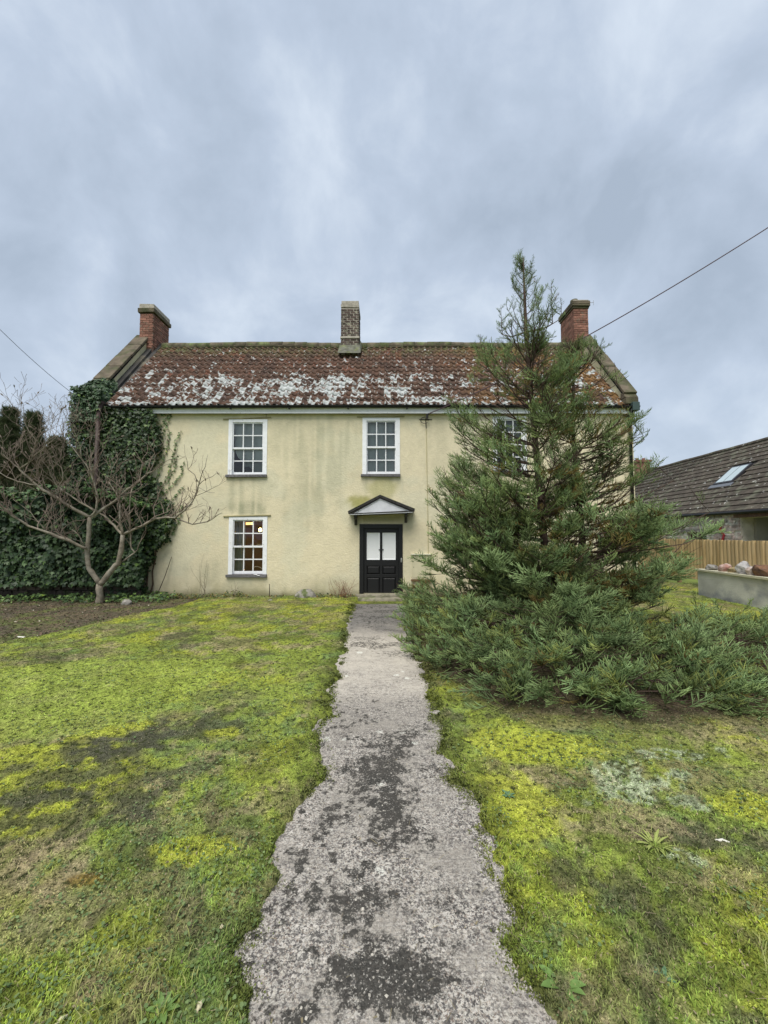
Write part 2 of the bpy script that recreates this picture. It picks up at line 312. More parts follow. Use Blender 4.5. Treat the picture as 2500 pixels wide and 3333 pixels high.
def build_path():
    ys = np.geomspace(.45, G(0, 1968).y, 620); nc = 110; V = []
    l = np.interp(ys, PLy, PLx)-.09; r = np.interp(ys, PRy, PRx)+.09
    t = np.linspace(0, 1, nc); X = l[:, None]+(r-l)[:, None]*t[None]; Y = np.repeat(ys[:, None], nc, 1)
    x, y = X.ravel(), Y.ravel(); c, dk, lt = path_color(x, y)
    z = .012+.010*(fbm(x, y, .5, 480)-.5)+.004*fbm(x, y, .03, 481, 2)
    e = np.minimum(t, 1-t); z = z-np.tile(np.where(e < .001, .05, 0), len(ys))
    i = np.arange(len(ys)*nc).reshape(len(ys), nc)
    Fq = np.stack([i[:-1, :-1], i[:-1, 1:], i[1:, 1:], i[1:, :-1]], -1).reshape(-1, 4)
    me = mesh('path', np.stack([x, y, z], 1), Fq, None, True, c)
    a = me.attributes.new('dark', 'FLOAT', 'POINT'); a.data.foreach_set('value', dk.astype(np.float32))
    a = me.attributes.new('light', 'FLOAT', 'POINT'); a.data.foreach_set('value', lt.astype(np.float32))
    m = bpy.data.materials.new('aggregate_concrete'); m.use_nodes = True; nt = m.node_tree; N = nt.nodes; L = nt.links; b = N['Principled BSDF']; b.inputs['Roughness'].default_value = .85; b.inputs['Specular IOR Level'].default_value = .15
    geo = N.new('ShaderNodeNewGeometry')
    def noise(s, d=4, r=.6):
        n = N.new('ShaderNodeTexNoise'); n.inputs['Scale'].default_value = s; n.inputs['Detail'].default_value = d; n.inputs['Roughness'].default_value = r; L.new(geo.outputs['Position'], n.inputs[0]); return n.outputs[0]
    def attr(n, o): a = N.new('ShaderNodeAttribute'); a.attribute_name = n; return a.outputs[o]
    def M(op, a, b=None):
        n = N.new('ShaderNodeMath'); n.operation = op; n.use_clamp = op in ('MULTIPLY',) and False
        for i, v in enumerate((a, b)):
            if v is None: continue
            if isinstance(v, (int, float)): n.inputs[i].default_value = v
            else: L.new(v, n.inputs[i])
        return n.outputs[0]
    def rng(v, a, b2, lo=0, hi=1):
        n = N.new('ShaderNodeMapRange'); n.inputs[1].default_value = a; n.inputs[2].default_value = b2; n.inputs[3].default_value = lo; n.inputs[4].default_value = hi; L.new(v, n.inputs[0]); return n.outputs[0]
    def mix(f, a, b2):
        n = N.new('ShaderNodeMix'); n.data_type = 'RGBA'; L.new(f, n.inputs[0])
        for s, v in ((6, a), (7, b2)):
            if isinstance(v, tuple): n.inputs[s].default_value = (*v, 1)
            else: L.new(v, n.inputs[s])
        return n.outputs[2]
    sp = noise(75, 3, .7); sp2 = noise(28, 4, .65); big = noise(7, 4, .6)
    sep = N.new('ShaderNodeSeparateXYZ'); L.new(geo.outputs['Position'], sep.inputs[0])
    nearness = rng(sep.outputs[1], 3.2, 5.5, 1, .2)
    mpx = N.new('ShaderNodeMapping'); mpx.inputs['Scale'].default_value = (5, 75, 1); L.new(geo.outputs['Position'], mpx.inputs[0])
    nr_ = N.new('ShaderNodeTexNoise'); nr_.inputs['Scale'].default_value = 1; nr_.inputs['Detail'].default_value = 4; L.new(mpx.outputs[0], nr_.inputs[0]); ridge = nr_.outputs[0]
    smooth = rng(noise(2.6, 3), .45, .60)                      # areas where the surface skin is still whole
    nearness = M('MULTIPLY', nearness, M('SUBTRACT', 1, M('MULTIPLY', smooth, .65)))
    c = attr('Col', 'Color')
    c = mix(rng(ridge, .52, .66, 0, .55), c, (.13, .125, .118)); c = mix(rng(ridge, .46, .34, 0, .35), c, (.44, .42, .38))
    c = mix(M('MULTIPLY', rng(sp, .52, .60), nearness), c, (.50, .46, .42))            # pale stones
    c = mix(M('MULTIPLY', rng(sp2, .48, .62, 0, .75), nearness), c, (.10, .095, .095))    # dark stones and pits
    vo = N.new('ShaderNodeTexVoronoi'); vo.inputs['Scale'].default_value = 175
    nv = N.new('ShaderNodeTexNoise'); nv.inputs['Scale'].default_value = 120; nv.inputs['Detail'].default_value = 3; L.new(geo.outputs['Position'], nv.inputs[0])
    sc1 = N.new('ShaderNodeVectorMath'); sc1.operation = 'SCALE'; sc1.inputs['Scale'].default_value = .016; L.new(nv.outputs['Color'], sc1.inputs[0])
    wp = N.new('ShaderNodeVectorMath'); L.new(geo.outputs['Position'], wp.inputs[0]); L.new(sc1.outputs[0], wp.inputs[1]); L.new(wp.outputs[0], vo.inputs['Vector'])
    sv = N.new('ShaderNodeSeparateColor'); L.new(vo.outputs['Color'], sv.inputs[0]); r1, r2 = sv.outputs[0], sv.outputs[1]
    c = mix(M('MULTIPLY', rng(r1, .58, .72, 0, .75), nearness), c, (.50, .475, .42))
    c = mix(M('MULTIPLY', rng(r1, .36, .24, 0, .85), nearness), c, (.075, .07, .07))
    c = mix(M('MULTIPLY', rng(r2, .8, .9, 0, .5), nearness), c, (.27, .20, .15))
    vb = N.new('ShaderNodeTexVoronoi'); vb.inputs['Scale'].default_value = 85; L.new(wp.outputs[0], vb.inputs['Vector'])
    sb = N.new('ShaderNodeSeparateColor'); L.new(vb.outputs['Color'], sb.inputs[0])
    c = mix(M('MULTIPLY', rng(sb.outputs[0], .82, .9, 0, .8), nearness), c, (.06, .057, .055))
    c = mix(M('MULTIPLY', rng(sb.outputs[1], .93, .97, 0, .7), nearness), c, (.60, .56, .50))
    dm = rng(M('ADD', attr('dark', 'Fac'), M('MULTIPLY', M('SUBTRACT', M('ADD', M('MULTIPLY', sp2, .6), M('MULTIPLY', sp, .4)), .5), 3.6)), .38, .72)
    dmr = M('MULTIPLY', dm, rng(r1, .9, .97, .9, .25)); c = mix(dmr, c, (.024, .024, .021))
    c = mix(rng(big, .35, .7, 0, .22), c, (.10, .085, .075))
    c = mix(rng(M('ADD', attr('light', 'Fac'), M('MULTIPLY', M('SUBTRACT', sp, .5), 1.6)), .45, .8, 0, .85), c, (.62, .62, .55))
    L.new(c, b.inputs['Base Color'])
    bp = N.new('ShaderNodeBump'); bp.inputs['Distance'].default_value = .006; L.new(M('ADD', M('ADD', sp, sp2), M('MULTIPLY', ridge, .8)), bp.inputs['Height']); L.new(bp.outputs[0], b.inputs['Normal'])
    me.materials.append(m)
    o = link('path', me); tag(o, 'weathered aggregate concrete garden path with ragged mossy edges', kind='structure')
build_path()
# ------------------------------------------------------------------ the house
D = 10.7                                            # facade plane
XL, XR = P(262, 1700, D).x, P(2072, 1700, D).x       # outer corners
XLi, XRi = P(350, 1313, 10.6).x, P(2036, 1313, 10.6).x   # inner faces of the parapets
EZ = P(1250, 1318, 10.55).z                         # eave (underside of tiles)
RY, RZ = 13.2, P(1250, 1126, 13.2).z                # ridge
BY = 2*RY-D
SLOPE = math.atan2(RZ-EZ, RY-10.55)
RENDER_C = (.67, .60, .42)
M_white = mat('white_paint', (.80, .81, .83), rough=.5, var=.06, vscale=9, bump=.002, bscale=60, col2=(.52, .50, .46), c2scale=16, c2lo=.64, c2hi=.70)
M_black = mat('black_paint', (.010, .010, .011), rough=.42, spec=.4, bump=.001, bscale=80)
M_blackgut = mat('black_gutter', (.012, .012, .013), rough=.5, var=.3)
M_slate = mat('slate_sill', (.13, .125, .13), rough=.7, var=.3, vscale=20, bump=.006, bscale=30)
M_cope = mat('coping_stone', (.120, .098, .070), rough=.95, var=.35, vscale=4, col2=(.075, .075, .040), c2scale=3, c2lo=.45, c2hi=.62, bump=.012, bscale=25)
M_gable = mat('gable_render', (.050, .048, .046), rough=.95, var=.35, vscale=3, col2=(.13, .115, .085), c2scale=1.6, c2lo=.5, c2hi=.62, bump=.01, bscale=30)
M_gcream = mat('side_render', (.55, .51, .34), rough=.9, var=.15, vscale=2, bump=.006, bscale=40)
M_dark = mat('room_dark', (.03, .026, .024), rough=.9)
M_glass = glass_mat()
M_brick = mat('red_brick', (.235, .115, .085), rough=.9, var=.25, vscale=14, bump=.006, bscale=60, objvar=.4, col2=(.20, .17, .13), c2scale=9, c2lo=.58, c2hi=.7)
M_brick2 = mat('sooty_brick', (.075, .052, .046), rough=.95, var=.35, vscale=12, bump=.006, bscale=60, objvar=.45, col2=(.26, .25, .18), c2scale=8, c2lo=.56, c2hi=.66)
M_mortar = mat('mortar', (.36, .33, .28), rough=1, var=.25, vscale=12, bump=.006, bscale=60)
M_mortar2 = mat('dark_mortar', (.21, .13, .10), rough=1, var=.25, vscale=12, bump=.006, bscale=60)
house = thing('house', 'two storey cream rendered farmhouse with pantile roof, three chimneys and black front door', 'house', ((XL+XR)/2, D, 0))

def tile_mat():
    m = bpy.data.materials.new('clay_pantile'); m.use_nodes = True; nt = m.node_tree; N = nt.nodes; L = nt.links; b = N['Principled BSDF']; b.inputs['Roughness'].default_value = .9; b.inputs['Specular IOR Level'].default_value = .2
    geo = N.new('ShaderNodeNewGeometry'); sep = N.new('ShaderNodeSeparateXYZ'); L.new(geo.outputs['Position'], sep.inputs[0])
    def noise(s, d=4, r=.6, w=None):
        n = N.new('ShaderNodeTexNoise'); n.inputs['Scale'].default_value = s; n.inputs['Detail'].default_value = d; n.inputs['Roughness'].default_value = r; L.new(w or geo.outputs['Position'], n.inputs[0]); return n.outputs[0]
    def M(op, a, b=None):
        n = N.new('ShaderNodeMath'); n.operation = op
        for i, v in enumerate((a, b)):
            if v is None: continue
            if isinstance(v, (int, float)): n.inputs[i].default_value = v
            else: L.new(v, n.inputs[i])
        return n.outputs[0]
    def rng(v, a, b2, lo=0, hi=1):
        n = N.new('ShaderNodeMapRange'); n.inputs[1].default_value = a; n.inputs[2].default_value = b2; n.inputs[3].default_value = lo; n.inputs[4].default_value = hi; L.new(v, n.inputs[0]); return n.outputs[0]
    def mix(f, a, b2):
        n = N.new('ShaderNodeMix'); n.data_type = 'RGBA'
        if isinstance(f, (int, float)): n.inputs[0].default_value = f
        else: L.new(f, n.inputs[0])
        for s, v in ((6, a), (7, b2)):
            if isinstance(v, tuple): n.inputs[s].default_value = (*v, 1)
            else: L.new(v, n.inputs[s])
        return n.outputs[2]
    X, Z = sep.outputs[0], sep.outputs[2]
    # per-tile tone: cell noise on the tile raster
    cell = N.new('ShaderNodeCombineXYZ'); L.new(M('FLOOR', M('DIVIDE', X, .19)), cell.inputs[0]); L.new(M('FLOOR', M('DIVIDE', Z, .205)), cell.inputs[1])
    wn = N.new('ShaderNodeTexWhiteNoise'); L.new(cell.outputs[0], wn.inputs[0])
    c = mix(rng(noise(3.2), .4, .62), (.098, .060, .045), (.135, .077, .054))
    c = mix(M('MULTIPLY', rng(wn.outputs[0], .75, .95), .45), c, (.20, .075, .045))
    c = mix(M('MULTIPLY', rng(wn.outputs[0], .28, .05), .6), c, (.060, .040, .034))
    right = rng(X, 1.6, 4.2)
    c = mix(M('MULTIPLY', M('MULTIPLY', rng(noise(1.6), .42, .6), right), .75), c, (.24, .135, .045))
    c = mix(rng(noise(24), .56, .68, 0, .55), c, (.06, .05, .04))
    top = rng(Z, RZ-.75, RZ-.1)
    c = mix(M('MULTIPLY', top, rng(noise(5), .42, .6)), c, (.13, .135, .06))
    # white lichen: a broad band low on the left half, loose flecks elsewhere
    h = rng(Z, EZ, RZ)                                   # 0 eave .. 1 ridge
    left = rng(X, 2.2, -1.8, .25, 1); fardark = rng(X, -6.6, -4.0, .2, 1)
    band = M('MULTIPLY', M('MULTIPLY', left, fardark), M('SUBTRACT', 1, rng(M('ABSOLUTE', M('SUBTRACT', h, .25)), .10, .26)))
    eave = M('MULTIPLY', rng(h, .13, .02), rng(X, 4.2, 2.2, .25, .6))
    dens = M('ADD', M('MULTIPLY', band, .085), M('MULTIPLY', eave, .12)); dens = M('ADD', dens, M('MULTIPLY', M('SUBTRACT', wn.outputs[0], .5), .17))
    dens = M('ADD', dens, M('MULTIPLY', rng(h, .85, .3, 0, .07), 1))
    st = N.new('ShaderNodeMapping'); st.inputs['Scale'].default_value = (1, .7, .7); L.new(geo.outputs['Position'], st.inputs[0])
    nn = M('ADD', M('MULTIPLY', noise(9.5, 3, .6, st.outputs[0]), .65), M('MULTIPLY', noise(1.7, 3), .35))
    lich = rng(M('ADD', nn, dens), .64, .68)
    c = mix(M('MULTIPLY', lich, .93), c, mix(rng(noise(16), .4, .65), (.56, .585, .60), (.40, .43, .40)))
    fl = rng(noise(13, 2), .665, .69); c = mix(M('MULTIPLY', fl, .8), c, (.5, .52, .46))
    L.new(c, b.inputs['Base Color'])
    bp = N.new('ShaderNodeBump'); bp.inputs['Distance'].default_value = .006; L.new(noise(40), bp.inputs['Height']); L.new(bp.outputs[0], b.inputs['Normal'])
    return m
M_tile = tile_mat()

# openings in the facade: (photo corners of the outer frame)
WIN = [('upper_left', 745, 868, 1365, 1549), ('upper_middle', 1180, 1302, 1360, 1547), ('upper_right', 1603, 1716, 1355, 1535), ('lower_left', 746, 868, 1682, 1873)]
def rect(px0, px1, py0, py1):
    a, b = P(px0, py0, D), P(px1, py1, D); return [a.x, b.x, b.z, a.z]   # x0,x1,z0,z1
OPEN = [rect(w[1]+3, w[2]-3, w[3]+2, w[4]) for w in WIN]+[[P(1170, 1800, D).x, P(1311, 1800, D).x, .10, P(1250, 1706, D).z]]
def stain(x, z):
    """grime, algae and tone patches on the render"""
    c = np.repeat(A(*RENDER_C)[None], len(x), 0)
    def mixc(c, k, w): return c*(1-w[:, None])+np.array(k)[None]*w[:, None]
    c = c*(.93+.13*fbm(x, z, 1.3, 501))[:, None]*(.96+.08*fbm(x, z, .12, 502))[:, None]
    c = mixc(c, (.60, .58, .43), sstep(.5, .65, fbm(x, z, .8, 503))*.5)
    streak = fbm(x, z*.06, .10, 504, 4)
    def reg(px, py, rx, ry, wob=.35, seed=1):
        q = P(px, py, D); ax, az = rx/119.6, ry/119.6
        d = np.hypot((x-q.x)/ax, (z-q.z)/az)+(fbm(x, z, .3, seed)-.5)*2*wob
        return 1-sstep(.5, 1.1, d)
    GR = (.33, .33, .22)
    for q, (px, py, rx, ry, w) in enumerate([(800,1590,100,75,.55),(800,1655,90,28,.9),(700,1640,40,60,.4),(1060,1500,140,190,.40),(960,1420,120,110,.30),(1240,1565,110,60,.45),(1180,1640,90,30,.3),(1000,1640,90,100,.28),(850,1920,300,30,.3),(1050,1900,150,40,.2),(1420,1480,60,150,.2),(690,1860,50,50,.35),(620,1880,90,50,.25),(1320,1650,60,60,.2)]):
        c = mixc(c, GR, reg(px, py, rx, ry, .5, 510+q)*w*.62*(.35+1.1*sstep(.38, .62, streak)))
    q = reg(1190, 1640, 62, 34, .4, 540)*sstep(.0, .3, fbm(x, z, .1, 541)); c = mixc(c, (.26, .25, .045), q*.75)
    q = reg(1250, 1590, 55, 50, .4, 542); c = mixc(c, (.38, .36, .15), q*.6)
    c = mixc(c, (.34, .33, .19), reg(1245, 1688, 90, 14, .2, 543)*.7)        # darker olive patch under the canopy
    c = mixc(c, (.55, .47, .42), reg(1245, 1347, 75, 9, .15, 544)*.7)        # patched plaster above the middle window
    base = np.clip(1-z/.55, 0, 1); c = mixc(c, (.36, .32, .18), base*sstep(.25, .6, fbm(x, z*.6, .3, 545))*.85)
    c = mixc(c, (.13, .13, .06), np.clip(1-z/(.12+.2*fbm(x, x*0, .3, 546)), 0, 1)*.85)
    return c
def build_facade():
    xs = set(np.arange(XL, XR, .07).tolist()+[XR]); zs = set(np.arange(-.1, EZ+.02, .07).tolist()+[EZ+.05])
    for r in OPEN: xs |= {r[0], r[1]}; zs |= {r[2], r[3]}
    def clean(v, keep):
        v = sorted(v); o = []
        for q in v:
            if o and q-o[-1] < .015:
                if q in keep: o[-1] = q
                continue
            o.append(q)
        return np.array(o)
    xs = clean(xs, {r[i] for r in OPEN for i in (0, 1)}); zs = clean(zs, {r[i] for r in OPEN for i in (2, 3)})
    Xg, Zg = np.meshgrid(xs, zs, indexing='ij'); x, z = Xg.ravel(), Zg.ravel()
    y = D+.022*(fbm(x, z, 1.1, 520)-.5)+.008*(fbm(x, z, .2, 521)-.5)
    i = np.arange(len(x)).reshape(Xg.shape); Fq = []
    for a in range(len(xs)-1):
        for b in range(len(zs)-1):
            cx, cz = (xs[a]+xs[a+1])/2, (zs[b]+zs[b+1])/2
            if any(r[0] < cx < r[1] and r[2] < cz < r[3] for r in OPEN): continue
            Fq.append((i[a, b], i[a+1, b], i[a+1, b+1], i[a, b+1]))
    m = mat('cream_render', (0, 0, 0), rough=.92, attr='Col', bump=.009, bscale=24, spec=.2, var=.05, vscale=12)
    link('wall', mesh('wall', np.stack([x, y, z], 1), np.array(Fq), m, True, stain(x, z)), house)
    # reveals of the openings, 18 cm deep
    for r in OPEN:
        mb = MB()
        x0, x1, z0, z1 = r; y0, y1 = D-.004, D+.3
        mb.add([(x0,y0,z0),(x0,y1,z0),(x0,y1,z1),(x0,y0,z1),(x1,y0,z0),(x1,y1,z0),(x1,y1,z1),(x1,y0,z1)], [(0,1,2,3), (7,6,5,4), (3,2,6,7), (0,4,5,1)])
        mb.obj('reveal', M_gcream, house)
    # gable walls with raised parapets, back wall
    def gable(xa, xb, nm):
        up = .34; t = math.tan(SLOPE)
        n = Vector((0, -math.sin(SLOPE), math.cos(SLOPE)))
        def prof(h): return [(0, D+.02, -.1), (0, D+.02, EZ+h), (0, RY, RZ+h+.1), (0, BY, EZ+h), (0, BY, -.1)]
        b = MB(); b.prism([(xa, p[1], p[2]) for p in prof(up)], (xb-xa, 0, 0)); g = b.obj('gable_wall', M_gable, house)
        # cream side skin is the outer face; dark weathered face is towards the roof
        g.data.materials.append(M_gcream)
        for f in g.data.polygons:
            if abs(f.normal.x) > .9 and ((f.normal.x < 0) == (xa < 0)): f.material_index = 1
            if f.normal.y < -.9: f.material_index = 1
        # coping slabs, five each side of the ridge, butted, each a little out of line
        a = Vector((0, D-.12, EZ+up-.03)); e = Vector((0, RY-.28, RZ+up-.15)); dvec = e-a; nseg = 5
        for k in range(nseg):
            b = MB(); s0, s1 = a+dvec*(k/nseg)+dvec.normalized()*.006, a+dvec*((k+1)/nseg)-dvec.normalized()*.006
            off = random.uniform(-.012, .012); th = .075
            n2 = Vector((0, -math.sin(SLOPE), math.cos(SLOPE)))
            q = [s0+n2*off, s1+n2*(off+random.uniform(-.008, .008))]
            b.prism([(xa-.05, q[0].y, q[0].z), (xa-.05, q[1].y, q[1].z), (xa-.05, (q[1]+n2*th).y, (q[1]+n2*th).z), (xa-.05, (q[0]+n2*th).y, (q[0]+n2*th).z)], (xb-xa+.10, 0, 0))
            b.obj('coping_stone', M_cope, house, bevel=.015)
        b = MB(); b.prism([(xa-.05, BY+.12, EZ+up-.03), (xa-.05, RY+.28, RZ+up-.15), (xa-.05, RY+.28, RZ+up-.02), (xa-.05, BY+.12, EZ+up+.10)], (xb-xa+.1, 0, 0)); b.obj('coping_stone', M_cope, house)
        # kneeler at the foot
        b = MB()
        b.box(xa-.045, xb+.045, D-.20, D+.05, EZ+.02, EZ+.20, j=.006); b.box(xa-.03, xb+.03, D-.14, D+.05, EZ-.16, EZ+.015, j=.006); b.box(xa-.02, xb+.02, D-.07, D+.05, EZ-.30, EZ-.165, j=.006)
        b.prism([(xa-.045, D-.20, EZ+.20), (xa-.045, D-.08, EZ+.37), (xa-.045, D+.05, EZ+.37), (xa-.045, D+.05, EZ+.2)], (xb-xa+.09, 0, 0))
        b.obj('kneeler', M_cope, house, bevel=.015)
    gable(XL, XL+.36, 'l')
    b = MB(); xa_ = XL+.361; wd = XLi-.002-xa_
    b.prism([(xa_, D+.03, EZ-.1), (xa_, RY, RZ-.1), (xa_, RY, RZ+.20), (xa_, D+.03, EZ+.20)], (wd*.55, 0, 0)); b.prism([(xa_+wd*.55+.002, D+.03, EZ-.1), (xa_+wd*.55+.002, RY, RZ-.1), (xa_+wd*.55+.002, RY, RZ+.09), (xa_+wd*.55+.002, D+.03, EZ+.09)], (wd*.45-.002, 0, 0)); b.obj('mortar_fillet', M_gable, house); gable(XRi+.0, XR, 'r')
    b = MB(); b.box(XL, XR, BY-.02, BY, -.1, EZ+.05); b.obj('back_wall', M_gcream, house)
build_facade()

def build_roof():
    # the boards under the tiles make the roof part itself
    b = MB(); off = -.05
    b.add([(XLi+.002, 10.55, EZ+off), (XRi-.002, 10.55, EZ+off), (XRi-.002, RY, RZ+off), (XLi+.002, RY, RZ+off), (XRi-.002, BY+.15, EZ+off), (XLi+.002, BY+.15, EZ+off)], [(0,1,2,3), (3,2,4,5)])
    roof = b.obj('roof', mat('roof_back', (.10, .06, .045), rough=.95, var=.3), house)
    pitch_, n_rows = .19, 14
    L_ = math.hypot(RY-10.55, RZ-EZ); gauge = L_/n_rows
    nu = 9; u = np.linspace(0, 1, nu)
    # S-shaped section: broad trough, narrow roll on the left edge
    hz = .038*np.where(u < .42, np.sin(u/.42*math.pi)**.9, -.45*np.sin((u-.42)/.58*math.pi))
    V = []; th = .024; ln = gauge+.05
    for w, (yy) in enumerate((0, ln)):
        for k in range(nu): V.append((u[k]*(pitch_+.012), yy, hz[k]))
    for k in range(nu): V.append((u[k]*(pitch_+.012), 0, hz[k]-th))
    Fq = [(k, k+1, nu+k+1, nu+k) for k in range(nu-1)]+[(2*nu+k, 2*nu+k+1, k+1, k) for k in range(nu-1)]
    V = np.array(V); me0 = mesh('pantile', V, Fq, M_tile, True)
    cols = int((XRi-XLi)/pitch_)+1; rr = random.Random(3)
    rest_R, rest_T = [], []; cnt = 0; left = XLi-.02
    for r in range(n_rows):
        s0 = r*gauge
        sag = 0
        for c in range(cols):
            xx = left+c*pitch_
            if xx+pitch_ > XRi+.10: continue
            s = s0+rr.uniform(-.016, .016)-.03-(rr.uniform(.03, .07) if rr.random() < .035 else 0)
            sag = -.025*math.sin((xx-XLi)/(XRi-XLi)*math.pi*2.3)*math.sin(r/n_rows*math.pi)
            sl = SLOPE-.10
            y = 10.55+s*math.cos(SLOPE); z = EZ+s*math.sin(SLOPE)+.03+sag
            e = (sl+rr.uniform(-.02, .02), rr.uniform(-.02, .02), rr.uniform(-.035, .035))
            if cnt < 292 and r < 4:
                link('pantile', me0, roof, (xx, y, z), e); cnt += 1
            else:
                from mathutils import Euler
                rest_R.append(np.array(Euler(e).to_matrix())); rest_T.append((xx, y, z))
    VV, FF = scatter(V, np.array(Fq), np.array(rest_R), np.array(rest_T))
    o = link('pantile_field', mesh('pantile_field', VV, FF, M_tile, True), roof); tag(o, kind='stuff')
    # ridge tiles bedded in mossy mortar
    M_ridge = mat('ridge_tile', (.135, .115, .08), rough=.95, var=.4, vscale=6, col2=(.12, .14, .06), c2scale=4, c2lo=.45, c2hi=.6, objvar=.25, bump=.01, bscale=30)
    k = 10; a = np.linspace(math.radians(-28), math.radians(208), k); wv = .40; V = []
    for xx in (0, wv):
        for rad in (.150, .130):
            for q in a: V.append((xx, rad*1.05*math.cos(q), rad*math.sin(q)))
    Fr = [(j, j+1, 2*k+j+1, 2*k+j) for j in range(k-1)]+[(k+j, k+j+1, j+1, j) for j in range(k-1)]+[(2*k+j, 2*k+j+1, 3*k+j+1, 3*k+j) for j in range(k-1)]
    meR = mesh('ridge_tile', V, Fr, M_ridge, True); xx = XLi
    while xx < XRi-.35:
        link('ridge_tile', meR, roof, (xx, RY, RZ-.035+.035*math.sin(xx*1.1)*.6+rr.uniform(-.008, .008)), (rr.uniform(-.03, .03), rr.uniform(-.02, .02), rr.uniform(-.015, .015))); xx += wv+.012
    b = MB(); b.tube([(XLi, RY-.03, RZ-.05), (0, RY-.03, RZ-.04), (XRi, RY-.03, RZ-.05)], .125, 10); b.obj('ridge_mortar', M_cope, roof)
    # fascia, gutter, downpipes
    b = MB(); b.box(XLi-.3, XR-.02, D-.13, D-.09, EZ-.225, EZ-.075); b.box(XLi-.3, XR-.02, D-.088, D, EZ-.20, EZ-.17); b.obj('fascia', M_white, house)
    b = MB(); pts = [(x, 10.50, EZ-.035-.004*abs(x)) for x in np.linspace(XLi-.38, XR+.05, 12)]
    kk = 8; V = []
    for p in pts:
        for rad in (.060, .053):
            for q in range(kk): an = math.pi+math.pi*q/(kk-1); V.append((p[0], p[1]+rad*math.cos(an), p[2]+rad*math.sin(an)+.012))
    Fg = []
    for i in range(len(pts)-1):
        for q in range(kk-1):
            a0 = i*2*kk+q; b0 = a0+2*kk; Fg += [(a0, a0+1, b0+1, b0), (a0+kk, b0+kk, b0+kk+1, a0+kk+1)]
        for q in (0, kk-1): a0 = i*2*kk+q; b0 = a0+2*kk; Fg.append((a0, b0, b0+kk, a0+kk))
    b.add(V, Fg); gut = b.obj('gutter', M_blackgut, house)
    for x in np.arange(XLi+.2, XR, 1.6):
        b = MB(); b.box(x-.02, x+.02, 10.43, D-.13, EZ-.115, EZ-.10); b.obj('bracket', M_blackgut, gut)
    M_brown = mat('brown_pipe', (.045, .028, .024), rough=.6, var=.4, vscale=6)
    px = P(341, 1400, D-.1).x
    b = MB(); b.tube([(px, D-.36, EZ-.25), (px, D-.36, 2.6), (px+.03, D-.3, 1.0), (px+.06, D-.2, .05)], .055, 12); dp = b.obj('downpipe', M_brown, house, True)
    b = MB(); b.tube([(px, 10.42, EZ-.02), (px, 10.42, EZ+.045)], .095, 12); b.tube([(px, 10.42, EZ-.02), (px, D-.36, EZ-.27)], [.08, .055], 12); b.obj('hopper', M_brown, dp)
    px = P(2052, 1400, D-.1).x
    b = MB(); b.tube([(px, 10.50, EZ-.12), (px, D-.09, EZ-.35), (px, D-.09, .05)], .042, 10); dp = b.obj('downpipe', M_blackgut, house, True)
    b = MB(); b.box(px-.02, px+.17, 10.42, 10.60, EZ-.18, EZ+.05); b.obj('hopper', mat('green_hopper', (.05, .08, .075), rough=.6), dp, bevel=.01)
build_roof()

def build_chimney(x0, x1, y0, y1, zb, zt, mbk, mmt, lab, cap, courses_h=.078, seed=1):
    rr = random.Random(seed); t = .008 if mmt is M_mortar else .014
    b = MB(); b.box(x0+t, x1-t, y0+t, y1-t, zb-.5, zt-.02); ch = b.obj('chimney', mmt, house)
    if lab: ch['label'] = lab
    jn = .026 if mmt is M_mortar else .014; bh, bl = courses_h-jn, .215
    meB = {}
    def brick(cx, cy, cz, lx, ly):
        key = (round(lx, 2), round(ly, 2))
        if key not in meB:
            q = MB().box(-lx/2, lx/2, -ly/2, ly/2, -bh/2, bh/2, j=.003); meB[key] = mesh('brick', q.v, q.f, mbk)
        link('brick', meB[key], ch, (cx, cy, cz), (rr.uniform(-.01, .01), rr.uniform(-.01, .01), rr.uniform(-.01, .01)))
    n = int((zt-zb)/courses_h); count = 0
    hid = MB()
    for k in range(n):
        z = zb+(k+.5)*courses_h
        # front face
        x = x0-(bl/2 if k % 2 else 0)
        while x < x1-.02:
            a, e = max(x, x0), min(x+bl-jn, x1)
            if e-a > .03: brick((a+e)/2, y0+.05+rr.uniform(-.004, .004), z, e-a, .10)
            x += bl
        # the side turned towards the middle of the picture
        side = x1 if x0 < 0 else x0
        y = y0+.112-(bl/2 if k % 2 == 0 else 0)
        while y < y1-.02:
            a, e = max(y, y0+.112), min(y+bl-.012, y1)
            if e-a > .03: brick(side+(-.05 if x0 < 0 else .05)+rr.uniform(-.004, .004), (a+e)/2, z, .10, e-a)
            y += bl
        # far side and back, joined
        side = x0 if x0 < 0 else x1; y = y0+.112-(bl/2 if k % 2 == 0 else 0)
        while y < y1-.02:
            a, e = max(y, y0+.112), min(y+bl-.012, y1)
            if e-a > .03: sx = side+(0 if x0 < 0 else -.1); hid.box(sx, sx+.1, a, e, z-bh/2, z+bh/2)
            y += bl
        x = x0-(bl/2 if k % 2 else 0)
        while x < x1-.12:
            a, e = max(x, x0), min(x+bl-.012, x1-.11)
            if e-a > .03: hid.box(a, e, y1-.1+.012, y1+.012, z-bh/2, z+bh/2)
            x += bl
    tag(hid.obj('brickwork', mbk, ch), kind='stuff')
    for (o0, za, zb2) in cap:
        q = MB().box(x0-o0, x1+o0, y0-o0, y1+o0, zt+za, zt+zb2, j=.008); q.obj('cap', M_cope if o0 >= .03 else M_mortar, ch, bevel=.012)
    return ch
cy0, cy1 = 12.75, 13.75
zt = P(460, 1018, cy0).z
c1 = build_chimney(P(455, 1050, cy0).x, P(499, 1050, cy0).x, cy0, cy0+.95, RZ-.28, zt, M_brick, M_mortar2, 'left gable chimney of red brick with plain stone cap', [(.05, 0, .14), (.02, .143, .30)], seed=4)
zt2 = P(1900, 995, cy0).z
